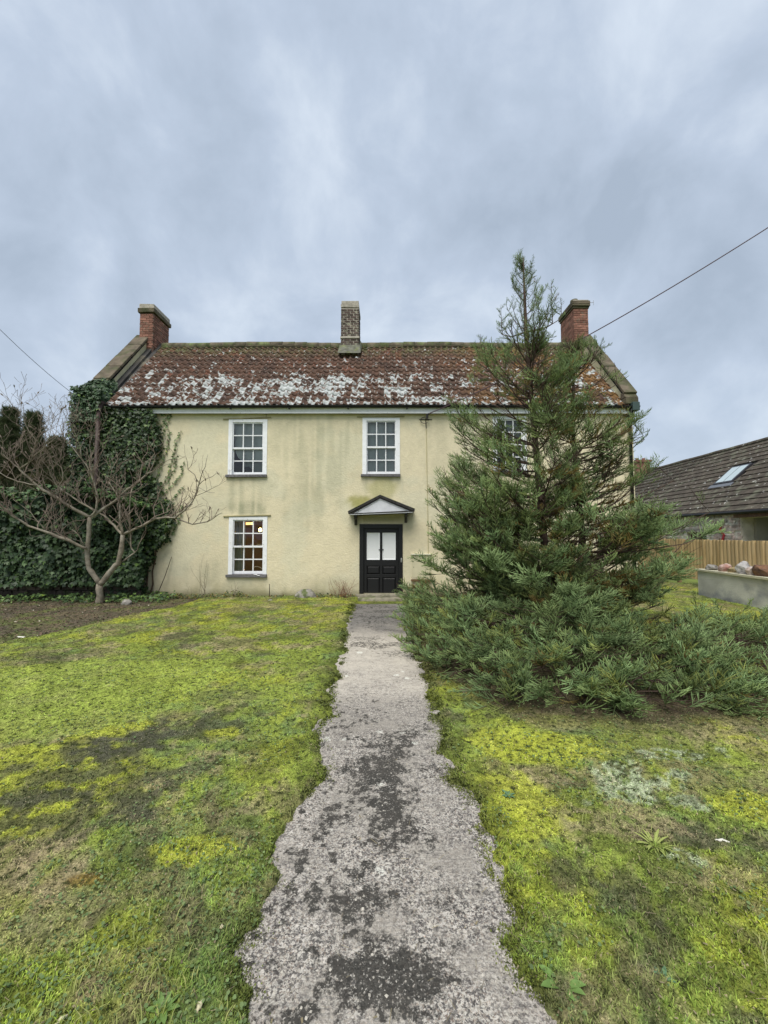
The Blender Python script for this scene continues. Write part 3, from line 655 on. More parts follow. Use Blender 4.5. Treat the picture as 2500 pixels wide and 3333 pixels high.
c3 = build_chimney(P(1868, 1050, cy0).x, P(1915, 1050, cy0).x, cy0, cy0+.95, RZ-.28, zt2, M_brick, M_mortar2, 'right gable chimney of red brick with rounded weathered top', [(.03, -.10, -.03), (.06, -.027, .04), (.06, .043, .15), (.02, .153, .20)], seed=5)
def knob():
    xa = P(1878, 975, cy0).x; b = MB(); b.tube([(xa, cy0+.2, zt2+.17), (xa, cy0+.2, zt2+.30), (xa, cy0+.2, zt2+.31)], [.13, .12, .04], 12); b.obj('chimney_pot', M_cope, c3, True)
knob()
cm0 = 12.72; zt3 = P(1140, 1001, cm0).z
c2 = build_chimney(P(1110, 1050, cm0).x, P(1168, 1050, cm0).x, cm0, cm0+.8, RZ-.45, zt3, M_brick2, M_mortar, 'middle chimney of soot dark brick with mossy top', [(.01, .0, .12), (-.012, .123, .24)], seed=6)
def c2_details():
    x0, x1 = P(1110, 1050, cm0).x, P(1168, 1050, cm0).x
    z = P(1140, 1100, cm0).z
    b = MB(); b.box(x0-.02, x1+.02, cm0-.02, cm0+.1, z-.01, z+.06, j=.006); b.obj('drip_course', M_mortar, c2)
    # flaunching of cement round the foot
    zb = P(1140, 1128, cm0).z; zz = P(1140, 1150, 12.5).z
    b = MB(); b.add([(x0-.02, cm0-.01, zb+.06), (x1+.02, cm0-.01, zb+.06), (x1+.08, 12.46, zz+.0), (x0-.08, 12.46, zz+.0), (x0-.09, RY, RZ+.08), (x1+.09, RY, RZ+.08), (x0-.02, RY, RZ+.2), (x1+.02, RY, RZ+.2)],
        [(0,3,2,1), (0,6,4,3), (1,2,5,7), (3,4,5,2)]); b.obj('flaunching', mat('cement_flaunch', (.13, .13, .105), rough=1, var=.35, vscale=8, bump=.02, bscale=14, col2=(.14,.15,.08), c2scale=5), c2)
c2_details()

# ------------------------------------------------------------------ sash windows
M_curt = mat('curtain_cloth', (.33, .33, .30), rough=.9, var=.2, vscale=6)
M_net = mat('grey_blind', (.66, .68, .70), rough=.9, var=.18, vscale=2.2)
M_netd = mat('faded_blind', (.36, .37, .38), rough=.9, var=.3, vscale=2)
def window(w, tilt, lab):
    nm, px0, px1, py0, py1 = w; x0, x1, z0, z1 = rect(px0, px1, py0, py1); W, H = x1-x0, z1-z0
    fw = .115; yf = D-.015
    b = MB()
    dz = tilt   # lintel tilts: right end higher
    b.box(x0, x0+fw, yf, yf+.10, z0+.03, z1-dz*0, j=.002); b.box(x1-fw, x1, yf, yf+.10, z0+.03, z1, j=.002)
    b.box(x0+fw, x1-fw, yf+.002, yf+.098, z1-.085, z1-.0, j=.002)
    fr = b.obj('window', M_white, house, bevel=.004); fr['label'] = lab
    ix0, ix1, iz0, iz1 = x0+fw-.012, x1-fw+.012, z0+.035, z1-.085
    mid = iz0+(iz1-iz0)*.502
    for k, (a, e, yy) in enumerate(((mid-.02, iz1, yf+.03), (iz0, mid+.02, yf+.075))):   # upper sash in front
        st = .035; rb = .05 if k == 0 else .075; rt = .03 if k == 0 else .045
        b = MB(); b.box(ix0, ix0+st, yy, yy+.04, a, e); b.box(ix1-st, ix1, yy, yy+.04, a, e)
        b.box(ix0+st, ix1-st, yy+.001, yy+.039, a, a+rb); b.box(ix0+st, ix1-st, yy+.001, yy+.039, e-rt, e)
        s = b.obj('sash', M_white, fr, bevel=.003)
        gx0, gx1, gz0, gz1 = ix0+st, ix1-st, a+rb, e-rt; bw = .028
        for i in (1, 2):
            c = gx0+(gx1-gx0)*i/3; q = MB().box(c-bw/2, c+bw/2, yy+.004, yy+.036, gz0, gz1); q.obj('glazing_bar', M_white, fr)
        c = gz0+(gz1-gz0)/2
        q = MB().box(gx0, gx1, yy+.008, yy+.032, c-bw/2, c+bw/2); q.obj('glazing_bar', M_white, fr)
        for i in range(3):
            for jx in range(2):
                xa, xb = gx0+(gx1-gx0)*i/3, gx0+(gx1-gx0)*(i+1)/3; za, zb = gz0+(gz1-gz0)*jx/2, gz0+(gz1-gz0)*(jx+1)/2
                t = random.uniform(-.004, .004); t2 = random.uniform(-.003, .003)
                q = MB().add([(xa, yy+.02+t, za), (xb, yy+.02-t, za), (xb, yy+.02-t+t2, zb), (xa, yy+.02+t+t2, zb)], [(0,1,2,3)]); q.obj('pane', M_glass, fr)
    # slate sill and thin drip mould over the head
    b = MB(); b.box(x0-.04, x1+.01, D-.075, D+.08, z0-.045, z0+.028, j=.006); b.obj('sill', M_slate, fr, bevel=.008)
    lx0, lx1 = P(px0-18, py0, D).x, P(px1+14, py0, D).x
    b = MB(); b.prism([(lx0, D-.035, z1+.015-tilt/2), (lx0, D+.01, z1+.015-tilt/2), (lx0, D+.01, z1+.05-tilt/2), (lx0, D-.035, z1+.035-tilt/2)], (lx1-lx0, 0, tilt)); b.obj('lintel', mat('drip_mould', (.30, .27, .15), rough=.95, var=.3), fr)
    return fr, (ix0, ix1, iz0, iz1)
rooms = []
def room(x0, x1, z0, z1, depth, m, lid=True):
    """a plain room behind an opening, inward-facing"""
    y0, y1 = D+.28, D+depth
    b = MB(); V = [(x0,y0,z0),(x1,y0,z0),(x1,y1,z0),(x0,y1,z0),(x0,y0,z1),(x1,y0,z1),(x1,y1,z1),(x0,y1,z1)]
    b.add(V, [(0,1,2,3),(4,7,6,5),(3,2,6,7),(0,3,7,4),(1,5,6,2)]); return b.obj('room', m, house)
f1, i1 = window(WIN[0], .045, 'upper left sash window with drooping grey blind')
f2, i2 = window(WIN[1], .012, 'upper middle sash window above the door canopy')
f3, i3 = window(WIN[2], .01, 'upper right sash window half hidden by the conifer')
f4, i4 = window(WIN[3], .03, 'ground floor sash window with curtain and lit room behind')
for i_ in (i1, i2, i3): room(i_[0]-.5, i_[1]+.5, i_[2]-.6, i_[3]+.1, 2.4, M_dark)
def sheet_fold(name, x0, x1, z0, z1, y, m, parent, folds=6, amp=.02, poly=None):
    n = folds*6; V = []
    for k in range(n+1):
        xx = x0+(x1-x0)*k/n; yy = y+amp*math.sin(k/n*folds*2*math.pi)
        V += [(xx, yy, z0), (xx, yy, z1)]
    b = MB(); b.add(V, [(2*k, 2*k+2, 2*k+3, 2*k+1) for k in range(n)]); return b.obj(name, m, parent, True)
# upper left: blind pulled over upper part, sagging dark gaps and boxes below
def ul_inside():
    x0, x1, z0, z1 = i1; W, H = x1-x0, z1-z0; y = D+.16
    V = [(x0, y, z1), (x1, y, z1), (x1-.02, y, z0+H*.44), (x1-.09, y+.01, z0+H*.30), (x0+.62*W, y, z0+H*.24), (x0+.3*W, y, z0+H*.26), (x0+.14*W, y, z0+H*.34), (x0+.03, y, z0+H*.47)]
    MB().add(V, [tuple(range(8))]).obj('blind', M_net, f1)
    MB().add([(x0+W*.28, y+.05, z0), (x1-.06, y+.06, z0), (x1-.06, y+.06, z0+H*.28), (x0+W*.28, y+.05, z0+H*.30)], [(0,1,2,3)]).obj('blind', M_netd, f1)
    b = MB(); b.box(x0+.06, x0+.24, y-.03, y+.02, z0, z0+H*.18, j=.02); b.add([(x0+W*.36, y-.03, z0), (x0+W*.72, y-.03, z0), (x0+W*.62, y-.03, z0+H*.10), (x0+W*.5, y-.03, z0+H*.17), (x0+W*.36, y-.03, z0+H*.16)], [(0,1,2,3,4)]); b.obj('clutter', M_dark, f1)
ul_inside()
sheet_fold('net_curtain', i2[0]+.01, i2[1]-.01, i2[2]+.02, i2[3]-.01, D+.19, M_net, f2, 3, .006)
sheet_fold('net_curtain', i3[0]+.01, i3[1]-.01, i3[2]+(i3[3]-i3[2])*.55, i3[3]-.01, D+.19, M_netd, f3, 3, .006)
def ll_inside():
    x0, x1, z0, z1 = i4; W, H = x1-x0, z1-z0
    room(x0-.9, x1+.7, z0-.7, z1+.12, 3.3, mat('warm_room', (.16, .075, .045), rough=.8, var=.2, vscale=2))
    sheet_fold('curtain', x0-.05, x0+W*.32, z0+.02, z1, D+.24, M_curt, f4, 4, .025)
    bx, by, bz = x1-.03, D+1.5, P(845, 1725, D+1.5).z
    bx = P(847, 1725, by).x
    b = MB(); b.tube([(bx, by, bz-.05), (bx, by, bz-.02), (bx, by, bz+.03), (bx, by, bz+.06)], [.02, .045, .04, .015], 10); b.obj('light_bulb', emit_mat('lit_bulb', (1, .62, .22), 9), f4, True)
    l = bpy.data.lights.new('bulb_light', 'POINT'); l.energy = 14; l.color = (1, .68, .36); l.shadow_soft_size = .06
    lo = bpy.data.objects.new('bulb_light', l); SC.collection.objects.link(lo); lo.location = (bx-.05, by-.1, bz)
    # lit ceiling lamp seen through the top middle pane
    c = P(806, 1703, D+1.2); b = MB(); b.box(c.x-.14, c.x+.12, D+1.15, D+1.3, c.z-.05, c.z+.03, j=.01); b.obj('ceiling_lamp', emit_mat('lit_shade', (1, .50, .18), 1.1), f4)
    # things on the inner sill and a white looped cable
    b = MB(); yy = D+.21; b.box(x0+W*.50, x0+W*.62, yy, yy+.05, z0+H*.52, z0+H*.545); b.box(x0+W*.70, x0+W*.97, yy, yy+.05, z0+H*.52, z0+H*.55); b.obj('ledge_clutter', M_curt, f4)
    q = lambda u, v: (x0+W*u, D+.18, z0+H*v)
    b = MB(); b.tube([q(.60, .03), q(.60, .09), q(.66, .125), q(.76, .13), q(.86, .11), q(.97, .05)], .009, 6); b.obj('cable_loop', M_white, f4)
    b = MB(); b.tube([(x0+W*.72, D-.03, z0-.005), (x0+W*.8, D-.07, z0+.0), (x0+W*.88, D-.085, z0-.03), (x0+W*.93, D-.085, z0-.03)], .010, 6); b.obj('cable_end', M_white, f4)
ll_inside()

# ------------------------------------------------------------------ front door with canopy
def build_door():
    x0, x1, z1 = P(1170, 1800, D).x, P(1311, 1800, D).x, P(1250, 1706, D).z; z0 = .10
    b = MB(); yf = D-.02
    b.box(x0, x0+.115, yf, yf+.10, z0, z1); b.box(x1-.105, x1, yf, yf+.10, z0, z1); b.box(x0+.115, x1-.105, yf+.002, yf+.098, z1-.12, z1)
    dr = b.obj('door', M_black, house, bevel=.006); dr['label'] = 'black panelled front door with two white upper panels'
    lx0, lx1, lz1 = x0+.118, x1-.108, z1-.123; yl = D+.035
    qx = lambda p: P(p, 1800, D+.03).x; qz = lambda p: P(1250, p, D+.03).z
    # leaf as rails and stiles round its sunk panels
    cols_ = [(qx(1194), qx(1236.5)), (qx(1245), qx(1288))]; rows_ = [(qz(1822), qz(1734)), (qz(1869), qz(1842)), (qz(1934), qz(1880))]
    b = MB()
    zedges = [z0+.006]+[v for r in rows_[::-1] for v in r]+[lz1]
    b.box(lx0, cols_[0][0], yl, yl+.05, z0+.006, lz1); b.box(cols_[1][1], lx1, yl, yl+.05, z0+.006, lz1)
    b.box(cols_[0][1], cols_[1][0], yl+.001, yl+.049, z0+.006, lz1)
    for c in cols_:
        for k in range(0, len(zedges), 2): b.box(c[0], c[1], yl+.002, yl+.048, zedges[k], zedges[k+1])
    M_panel = mat('white_panel_paint', (.82, .83, .84), rough=.5, var=.03)
    lf = b.obj('door_leaf', M_black, dr, bevel=.003)
    for r, (za, zb) in enumerate(rows_):
        for c in cols_:
            m = M_panel if r == 0 else M_black; i = .035
            b = MB(); d0, d1 = yl+(.0 if r == 0 else .038), yl+(.012 if r == 0 else .012)
            # raised-and-fielded panel: sloping border, flat centre; white infill boards sit flush
            V = [(c[0], d0, za), (c[1], d0, za), (c[1], d0, zb), (c[0], d0, zb), (c[0]+i, d1, za+i), (c[1]-i, d1, za+i), (c[1]-i, d1, zb-i), (c[0]+i, d1, zb-i)]
            b.add(V, [(0,1,5,4), (1,2,6,5), (2,3,7,6), (3,0,4,7), (4,5,6,7)])
            o = b.obj('panel', m, dr)
            if r == 0: o['label'] = 'white painted upper door panel'
    b = MB()
    for s, xx in ((-1, cols_[0][1]), (1, cols_[1][0])):
        zz = qz(1789); b.tube([(xx-s*.02, yl-.012, zz), (xx+s*.022, yl-.014, zz)], .011, 8); b.tube([(xx+s*.022, yl-.014, zz-.02), (xx+s*.022, yl-.014, zz+.016)], .007, 6)
    b.obj('panel_catch', M_black, dr)
    b = MB(); hx = P(1306.5, 1823, D-.02).x; hz = qz(1823); b.box(hx-.018, hx+.018, yf-.014, yf-.001, hz-.055, hz+.055); b.tube([(hx, yf-.014, hz), (hx, yf-.04, hz)], .012, 8); b.obj('handle', mat('dull_steel', (.45, .45, .43), rough=.4, metal=.6), dr, bevel=.003)
    MB().box(lx0-.12, lx1+.12, D+.09, D+.12, 0, z1+.1).obj('door_backing', M_dark, dr)
    # canopy: little pediment on two scroll brackets
    Yf = D-.46; q = lambda px, py: P(px, py, Yf)
    ap = q(1237, 1618); l = q(1133, 1672); r = q(1350, 1664)
    M_lead = mat('canopy_board', (.045, .042, .040), rough=.7, var=.4, vscale=15)
    M_ty = mat('tympanum_paint', (.60, .61, .64), rough=.7, var=.12, vscale=6)
    def slab(a, e, th, y0, y1, m, nm, par, up=Vector((0, 0, 1))):
        b = MB(); b.prism([(a.x, y0, a.z), (e.x, y0, e.z), (e.x, y0, e.z+th), (a.x, y0, a.z+th)], (0, y1-y0, 0)); return b.obj(nm, m, par, bevel=.004)
    cb = MB(); base_l, base_r = q(1150, 1677), q(1337, 1669)
    cb.prism([(base_l.x, Yf+.03, base_l.z), (base_r.x, Yf+.03, base_r.z), (base_r.x, Yf+.03, base_r.z+.03), (base_l.x, Yf+.03, base_l.z+.03)], (0, .43, 0))
    can = cb.obj('canopy', M_lead, house); can['label'] = 'small pediment canopy over the front door'
    slab(Vector((l.x, 0, l.z)), Vector((ap.x, 0, ap.z)), .052, Yf, D, M_lead, 'canopy_roof', can); slab(Vector((ap.x+.001, 0, ap.z)), Vector((r.x, 0, r.z)), .052, Yf, D, M_lead, 'canopy_roof', can)
    lg = Vector((0, 0, .054)); M_leadtop = mat('lead_sheet', (.18, .18, .165), rough=.8, var=.3, vscale=7, col2=(.14, .15, .05), c2scale=5)
    slab(Vector((l.x-.01, 0, l.z))+lg, Vector((ap.x, 0, ap.z))+lg, .014, Yf-.012, D, M_leadtop, 'lead_cover', can); slab(Vector((ap.x+.001, 0, ap.z))+lg, Vector((r.x+.01, 0, r.z))+lg, .014, Yf-.012, D, M_leadtop, 'lead_cover', can)
    tb = MB(); tb.prism([(l.x+.17, Yf+.05, l.z+.018), (r.x-.17, Yf+.05, r.z+.018), (ap.x, Yf+.05, ap.z-.045)], (0, .05, 0)); tb.obj('tympanum', M_ty, can)
    # stepped inner mouldings of the rakes and the white cornice line
    for k, (o0, th, dy) in enumerate(((.03, .03, .02), (.055, .02, .035))):
        slab(Vector((l.x+.10+.06*k, 0, l.z-.0)), Vector((ap.x, 0, ap.z-o0)), th, Yf+dy, Yf+.10, M_lead if k == 0 else M_ty, 'moulding', can)
        slab(Vector((ap.x+.001, 0, ap.z-o0)), Vector((r.x-.10-.06*k, 0, r.z)), th, Yf+dy, Yf+.10, M_lead if k == 0 else M_ty, 'moulding', can)
    slab(Vector((l.x+.05, 0, l.z-.035)), Vector((r.x-.05, 0, r.z-.035)), .022, Yf+.012, Yf+.06, M_ty, 'cornice', can)
    slab(Vector((l.x+.03, 0, l.z-.012)), Vector((r.x-.03, 0, r.z-.012)), .018, Yf+.004, Yf+.07, M_lead, 'cornice', can)
    for px_, dzz in ((1157, 0), (1322, .04)):
        bx = P(px_, 1690, D-.2).x; zt_ = (l.z if px_ < 1200 else r.z)-.035
        b = MB(); b.prism([(bx-.035, D, zt_), (bx-.035, D-.36, zt_), (bx-.035, D-.36, zt_-.07), (bx-.035, D-.25, zt_-.11), (bx-.035, D-.17, zt_-.09), (bx-.035, D-.10, zt_-.17), (bx-.035, D-.05, zt_-.25), (bx-.035, D, zt_-.26)], (.07, 0, 0)); b.obj('bracket', M_lead, can, bevel=.006)
    # threshold and worn steps
    M_step = mat('step_stone', (.22, .20, .15), rough=.9, var=.3, vscale=6, col2=(.13, .14, .07), c2scale=5, bump=.01, bscale=20)
    b = MB(); b.box(x0-.1, x1+.1, D-.22, D+.12, -.05, .098, j=.012); tag(b.obj('step', M_step, house, bevel=.02), 'worn stone threshold step under the front door')
    b = MB(); b.box(x0-.02, x1+.15, D-.48, D-.225, -.05, .045, j=.012); b.obj('step', M_step, house, bevel=.02)
    # meter cupboard right of the door
    a, e = P(1340, 1806, D), P(1402, 1885, D); M_mb = mat('meter_door', (.56, .52, .36), rough=.7, var=.08)
    b = MB(); b.box(a.x, e.x, D-.03, D+.02, e.z, a.z); mbx = b.obj('meter_box', M_mb, house, bevel=.004)
    MB().box(a.x-.02, e.x+.02, D-.075, D+.01, a.z+.002, a.z+.03).obj('hood', mat('cream_trim', (.66, .64, .50), rough=.6), mbx)
    MB().box(a.x+.03, e.x-.03, D-.038, D-.031, e.z+.04, a.z-.03).obj('meter_door', M_mb, mbx, bevel=.003)
    MB().box(a.x-.02, e.x+.03, D-.09, D+.01, e.z-.04, e.z-.004, j=.006).obj('ledge', mat('rusty_ledge', (.16, .10, .05), rough=.9), mbx)
    MB().tube([(a.x+.05, D-.037, (a.z+e.z)/2), (a.x+.05, D-.048, (a.z+e.z)/2)], .01, 6).obj('lock', M_black, mbx)
build_door()

# ------------------------------------------------------------------ cables on the wall and overhead lines
M_cable = mat('black_cable', (.02, .018, .018), rough=.6)
def cables():
    b = MB(); z = EZ-.222
    b.tube([(x, D-.10, z-.012*abs(math.sin(x*1.7))) for x in np.linspace(P(500, 1336, D).x, XR-.4, 40)], .007, 5); b.obj('eaves_cable', M_cable, house)
    b = MB(); b.tube([P(660, 1340, D-.03), P(700, 1337, D-.05), P(725, 1331, D-.05), P(745, 1337, D-.03)], .005, 5); b.tube([P(868, 1333, D-.03), P(867, 1345, D-.015), P(866, 1362, D-.015)], .005, 5); b.obj('loose_cable', M_cable, house)
    q = P(1385, 1366, D)
    b = MB(); b.box(q.x-.18, q.x+.18, D-.02, D-.004, q.z-.008, q.z+.008); b.tube([(q.x, D-.01, q.z), (q.x+.02, D-.17, q.z+.03)], .012, 6); b.tube([(q.x+.02, D-.17, q.z-.02), (q.x+.03, D-.17, q.z+.09)], .035, 8)
    b.tube([(q.x+.02, D-.17, q.z+.07), (q.x+.08, D-.2, q.z+.11)], .022, 6)
    b.tube([(q.x-.03+.11*math.cos(a), D-.05, q.z-.03+.09*math.sin(a)) for a in np.linspace(0, 5.5, 14)], .008, 5)
    b.tube([(q.x, D-.03, q.z-.03), (q.x+.01, D-.012, q.z-.12), (q.x+.02, D-.012, q.z-.25)], .010, 6); b.obj('cable_bracket', M_cable, house)
    e = P(1393, 1940, D); b = MB(); b.tube([(q.x+.02, D-.012, q.z-.25), (q.x+.03, D-.012, 3.5), (q.x+.05, D-.012, 2), (q.x+.06, D-.012, .1)], .009, 6); b.obj('wall_cable', mat('painted_cable', (.46, .42, .24), rough=.7), house)
    # overhead service wire rising past the right chimney towards a pole out of the frame
    a = Vector((q.x+.08, D-.2, q.z+.11)); e = P(2520, 728, 9.2); e2 = e+(e-a)*.6; m1 = P(1890, 1105, 9.95)
    b = MB(); pts = []
    for k in range(25):
        t = k/24; p = a*(1-t)**2+(m1*2-a*.5-e*.5)*2*t*(1-t)+e*t*t; pts.append(p)
    pts += [e+(pts[-1]-pts[-2]).normalized()*d for d in (1, 2.5, 5, 8)]
    tag(b.tube(pts, .013, 6).obj('service_wire', mat('wire_sheath', (.07, .04, .05), rough=.5)), 'thin dark overhead wire climbing from the house wall to the upper right', 'overhead wire')
    a, e = P(-60, 1012, 8.5), P(262, 1300, D-.1); b = MB(); b.tube([a+(e-a)*t-Vector((0, 0, .35*t*(1-t))) for t in np.linspace(-.8, 1, 20)], .006, 5)
    tag(b.obj('telephone_wire', mat('grey_wire', (.09, .10, .11), rough=.5)), 'thin grey overhead wire dropping to the ivy covered left corner of the house', 'overhead wire')
    # tv aerial on the right chimney
    c = P(1932, 985, cy0+.6); b = MB(); xc = P(1915, 985, cy0).x
    b.tube([(xc-.02, cy0+.6, c.z-.1), (xc-.02, cy0+.6, c.z+.02)], .012, 5); b.tube([(xc-.02, cy0+.6, c.z), (c.x, cy0+.6, c.z)], .008, 5)
    for k, h in ((.35, .05), (.65, .08), (1, .09)): xx = xc-.02+(c.x-xc+.02)*k; b.tube([(xx, cy0+.6, c.z-h), (xx, cy0+.6, c.z+h)], .006, 5)
    tag(b.obj('aerial', mat('grey_metal', (.3, .3, .32), rough=.5)), 'small grey television aerial sticking out beside the right chimney', 'aerial')
cables()
# ------------------------------------------------------------------ right side: low wall, rocks, fence, stone outbuilding
TH = math.atan(100/F)                   # these run 4.5 degrees off the house's depth axis
DIR = Vector((math.sin(TH), math.cos(TH), 0)); PERP = Vector((math.cos(TH), -math.sin(TH), 0))
def LP(off, s, z): p = PERP*off+DIR*s; return Vector((p.x, p.y, z))     # off: metres right of the eye line, s: metres along
def on_plane(px, py, off):
    r = Vector(ray(px, py)); k = off/r.dot(PERP); q = r*k; return q.dot(DIR), EYE+q.z
def boxl(b, o0, o1, s0, s1, z0, z1, col=None, j=0):
    r = lambda: random.uniform(-j, j) if j else 0
    V = [LP(o+r(), s+r(), z+r()) for o, s, z in ((o0,s0,z0),(o1,s0,z0),(o1,s1,z0),(o0,s1,z0),(o0,s0,z1),(o1,s0,z1),(o1,s1,z1),(o0,s1,z1))]
    return b.add(V, [(0,3,2,1),(4,5,6,7),(0,1,5,4),(1,2,6,5),(2,3,7,6),(3,0,4,7)], col)
def right_side():
    M_rw = mat('patched_render', (.50, .50, .46), rough=.9, var=.25, vscale=1.8, col2=(.27, .28, .30), c2scale=1.7, c2lo=.5, c2hi=.66, bump=.008, bscale=30, stretch=(1, 1, 1.3))
    XW = 7.7; s_far = 11.45
    zt = .70
    b = MB(); boxl(b, XW, XW+.28, 2, s_far, -.1, zt); boxl(b, XW+.281, XW+1.3, s_far-.3, s_far-.02, -.1, zt-.001)
    w = b.obj('garden_wall', M_rw); tag(w, 'low grey rendered garden wall with a pale ledge beyond the conifer', 'wall')
    b = MB(); boxl(b, XW-.05, XW+.34, 2, s_far+.03, zt+.002, zt+.05); b.obj('coping', mat('pale_coping', (.52, .50, .38), rough=.8, var=.15, vscale=4), w)
    # raised bed soil behind the wall
    b = MB(); boxl(b, XW+.285, XW+1.2, 2, s_far-.31, -.05, zt-.18); tag(b.obj('raised_bank', mat('bank', (.14, .13, .07), rough=1, var=.3)), kind='structure')
    # rough stones set along the top: (px left, right, top, colour)
    def rock(px0, px1, ptop, pbot, col, col2, lab, seed):
        rr = random.Random(seed); s0, _ = on_plane(px1, 1850, XW+.15); s1, _ = on_plane(px0, 1850, XW+.15); sc, zt_ = on_plane((px0+px1)/2, ptop, XW+.15)
        base = zt+.05; h = max(.12, (zt_-base)); L_ = abs(s1-s0)*.5; import bmesh
        bm = bmesh.new(); bmesh.ops.create_icosphere(bm, subdivisions=3, radius=1)
        from mathutils import noise as mn
        cuts = [Vector((rr.uniform(-1, 1), rr.uniform(-1, 1), rr.uniform(-.3, 1))).normalized() for _ in range(9)]
        for v in bm.verts:
            p = v.co.copy()
            for c in cuts:
                d = p.dot(c)-.72
                if d > 0: p -= c*d
            p *= 1+.14*mn.noise(p*1.7+Vector((seed, 0, 0)))+.06*mn.noise(p*5+Vector((seed, 3, 0)))
            v.co = p
        zmin = -.72
        for v in bm.verts:
            x, y, z = v.co; z = max(z, zmin); v.co = LP(XW+.15+x*.17, (s0+s1)/2+y*L_*.62, base+(z-zmin)/(1.6)*h*1.0)
        me = bpy.data.meshes.new('rock'); bm.to_mesh(me); bm.free(); me.materials.append(mat('rock_%d' % seed, col, rough=.9, var=.3, vscale=9, col2=col2, c2scale=7, c2lo=.42, c2hi=.6, bump=.02, bscale=16))
        tag(link('rock', me), lab, 'rock', 'rough stones along the garden wall')
    rock(2440, 2530, 1835, 0, (.17, .09, .05), (.10, .06, .045), 'rust brown boulder on the garden wall at the right edge', 61)
    rock(2430, 2472, 1842, 0, (.42, .34, .30), (.55, .50, .45), 'small pinkish white rock wedged before the rust brown boulder', 62)
    rock(2398, 2446, 1828, 0, (.38, .37, .36), (.22, .21, .21), 'tall pale grey pointed rock on the garden wall', 63)
    rock(2374, 2400, 1848, 0, (.30, .24, .13), (.17, .13, .07), 'small ochre rock between grey and reddish rocks on the wall', 64)
    rock(2338, 2378, 1834, 0, (.28, .15, .12), (.40, .32, .28), 'reddish rock with white veins on the garden wall', 65)
    rock(2295, 2340, 1836, 0, (.25, .24, .22), (.14, .13, .12), 'dark grey rock half behind conifer tips on the garden wall', 66)
    # timber fence: half-round boards, each its own part
    XF = 9.0; ztop = 1.52
    p = .139; M_f = mat('pine_board', (.56, .415, .215), rough=.75, var=.10, vscale=3, objvar=.16, stretch=(3, 3, .25), col2=(.45, .32, .15), c2scale=5, c2lo=.5, c2hi=.62)
    fen = thing('timber_fence', 'pale wooden fence of upright rounded boards behind the rocks', 'fence', LP(XF, 12, 0))
    k = 7; a = np.linspace(-math.pi/2, math.pi/2, k); V = []; zb = .25
    for z in (0, 1):
        for q in a: V.append((-.045*math.cos(q), .5*p*.96*math.sin(q), z))
    Fs = [(j, j+1, k+j+1, k+j) for j in range(k-1)]+[tuple(range(k, 2*k)), (0, k, 2*k-1, k-1)]
    me = mesh('board', V, Fs, M_f, False)
    s = 7.2; n = 0
    while s < 18.5:
        link('board', me, fen, LP(XF, s, zb), (random.uniform(-.006, .006), random.uniform(-.006, .006), -TH), (1, 1, ztop-zb+random.uniform(-.012, .012))); s += p; n += 1
    for z in (.55, 1.30):
        b = MB(); boxl(b, XF+.003, XF+.06, 7.1, 18.5, z, z+.09); b.obj('rail', M_f, fen)
    for s in np.arange(7.2, 18.5, 1.8):
        b = MB(); boxl(b, XF+.062, XF+.16, s, s+.1, 0, 1.5); b.obj('post', M_f, fen)
    # outbuilding
    XB, XR2 = 12.0, 15.5
    he = on_plane(2500, 1647, XB)[1]; hr = on_plane(2500, 1430, XR2)[1]; sA, sB = 9.0, 27.0
    ob = thing('stone_outbuilding', 'long low stone outbuilding with lichen spotted brown tile roof and one rooflight', 'outbuilding', LP(XB, 18, 0))
    M_lime = mat('lime_mortar', (.62, .57, .50), rough=1, var=.2, vscale=4, bump=.015, bscale=20)
    M_st = mat('rubble_stone', (.46, .36, .32), rough=.95, var=.3, vscale=6, objvar=.45, col2=(.50, .47, .42), c2scale=5, c2lo=.45, c2hi=.6, bump=.01, bscale=30)
    # window and doorway positions along the wall
    w0, w1 = on_plane(2237, 1740, XB)[0], on_plane(2300, 1740, XB)[0]; w0, w1 = min(w0, w1), max(w0, w1); wz = on_plane(2265, 1732, XB)[1]
    d1 = on_plane(2412, 1720, XB)[0]; d0 = sA
    b = MB()
    boxl(b, XB, XB+.45, d1, w0, 0, he-.05); boxl(b, XB, XB+.45, w1, sB, 0, he-.05); boxl(b, XB, XB+.45, w0, w1, wz, he-.05); boxl(b, XB, XB+.45, w0, w1, 0, .7); boxl(b, XB, XB+.45, d0, d1, he-.36, he-.05)
    wall = b.obj('wall', M_lime, ob)
    b = MB(); boxl(b, 2*XR2-XB-.4, 2*XR2-XB, sA, sB, 0, he); 
    for s in (sA, sB-.4): b.prism([LP(XB+.46, s, 0), LP(2*XR2-XB-.41, s, 0), LP(2*XR2-XB-.41, s, he-.05), LP(XR2, s, hr-.15), LP(XB+.46, s, he-.05)], DIR*.4)
    b.obj('gable', M_lime, ob)
    # rubble stones in rough courses on the part above the fence
    rr = random.Random(8); z = 1.0; cnt = 0; metas = []
    for t in range(10):
        q = MB().box(0, 1, 0, 1, 0, 1, j=.10); metas.append(mesh('stone', q.v, q.f, M_st))
    while z < he-.12:
        h = rr.uniform(.07, .13); s = d1
        while s < 20.5 and z+h < he-.06:
            L_ = rr.uniform(.14, .48)
            hit = (s < w1+.02 and s+L_ > w0-.02 and z < wz+.12 and z+h > .6) or (s < d1+.0)
            if not hit and rr.random() > .10 and cnt < 290 and z > 1.35:
                link('stone', rr.choice(metas), wall, LP(XB-.02+rr.uniform(-.012, .012), s+.01, z), (0, 0, math.pi/2-TH), (L_-.02, -.09, h-.014)); cnt += 1
            s += L_
        z += h
    # timber lintel, small dark window, red tie plate
    b = MB(); boxl(b, XB-.05, XB+.2, w0-.3, w1+.35, wz+.002, wz+.12, j=.008); b.obj('lintel', mat('grey_lintel', (.20, .18, .16), rough=.9, var=.3), ob)
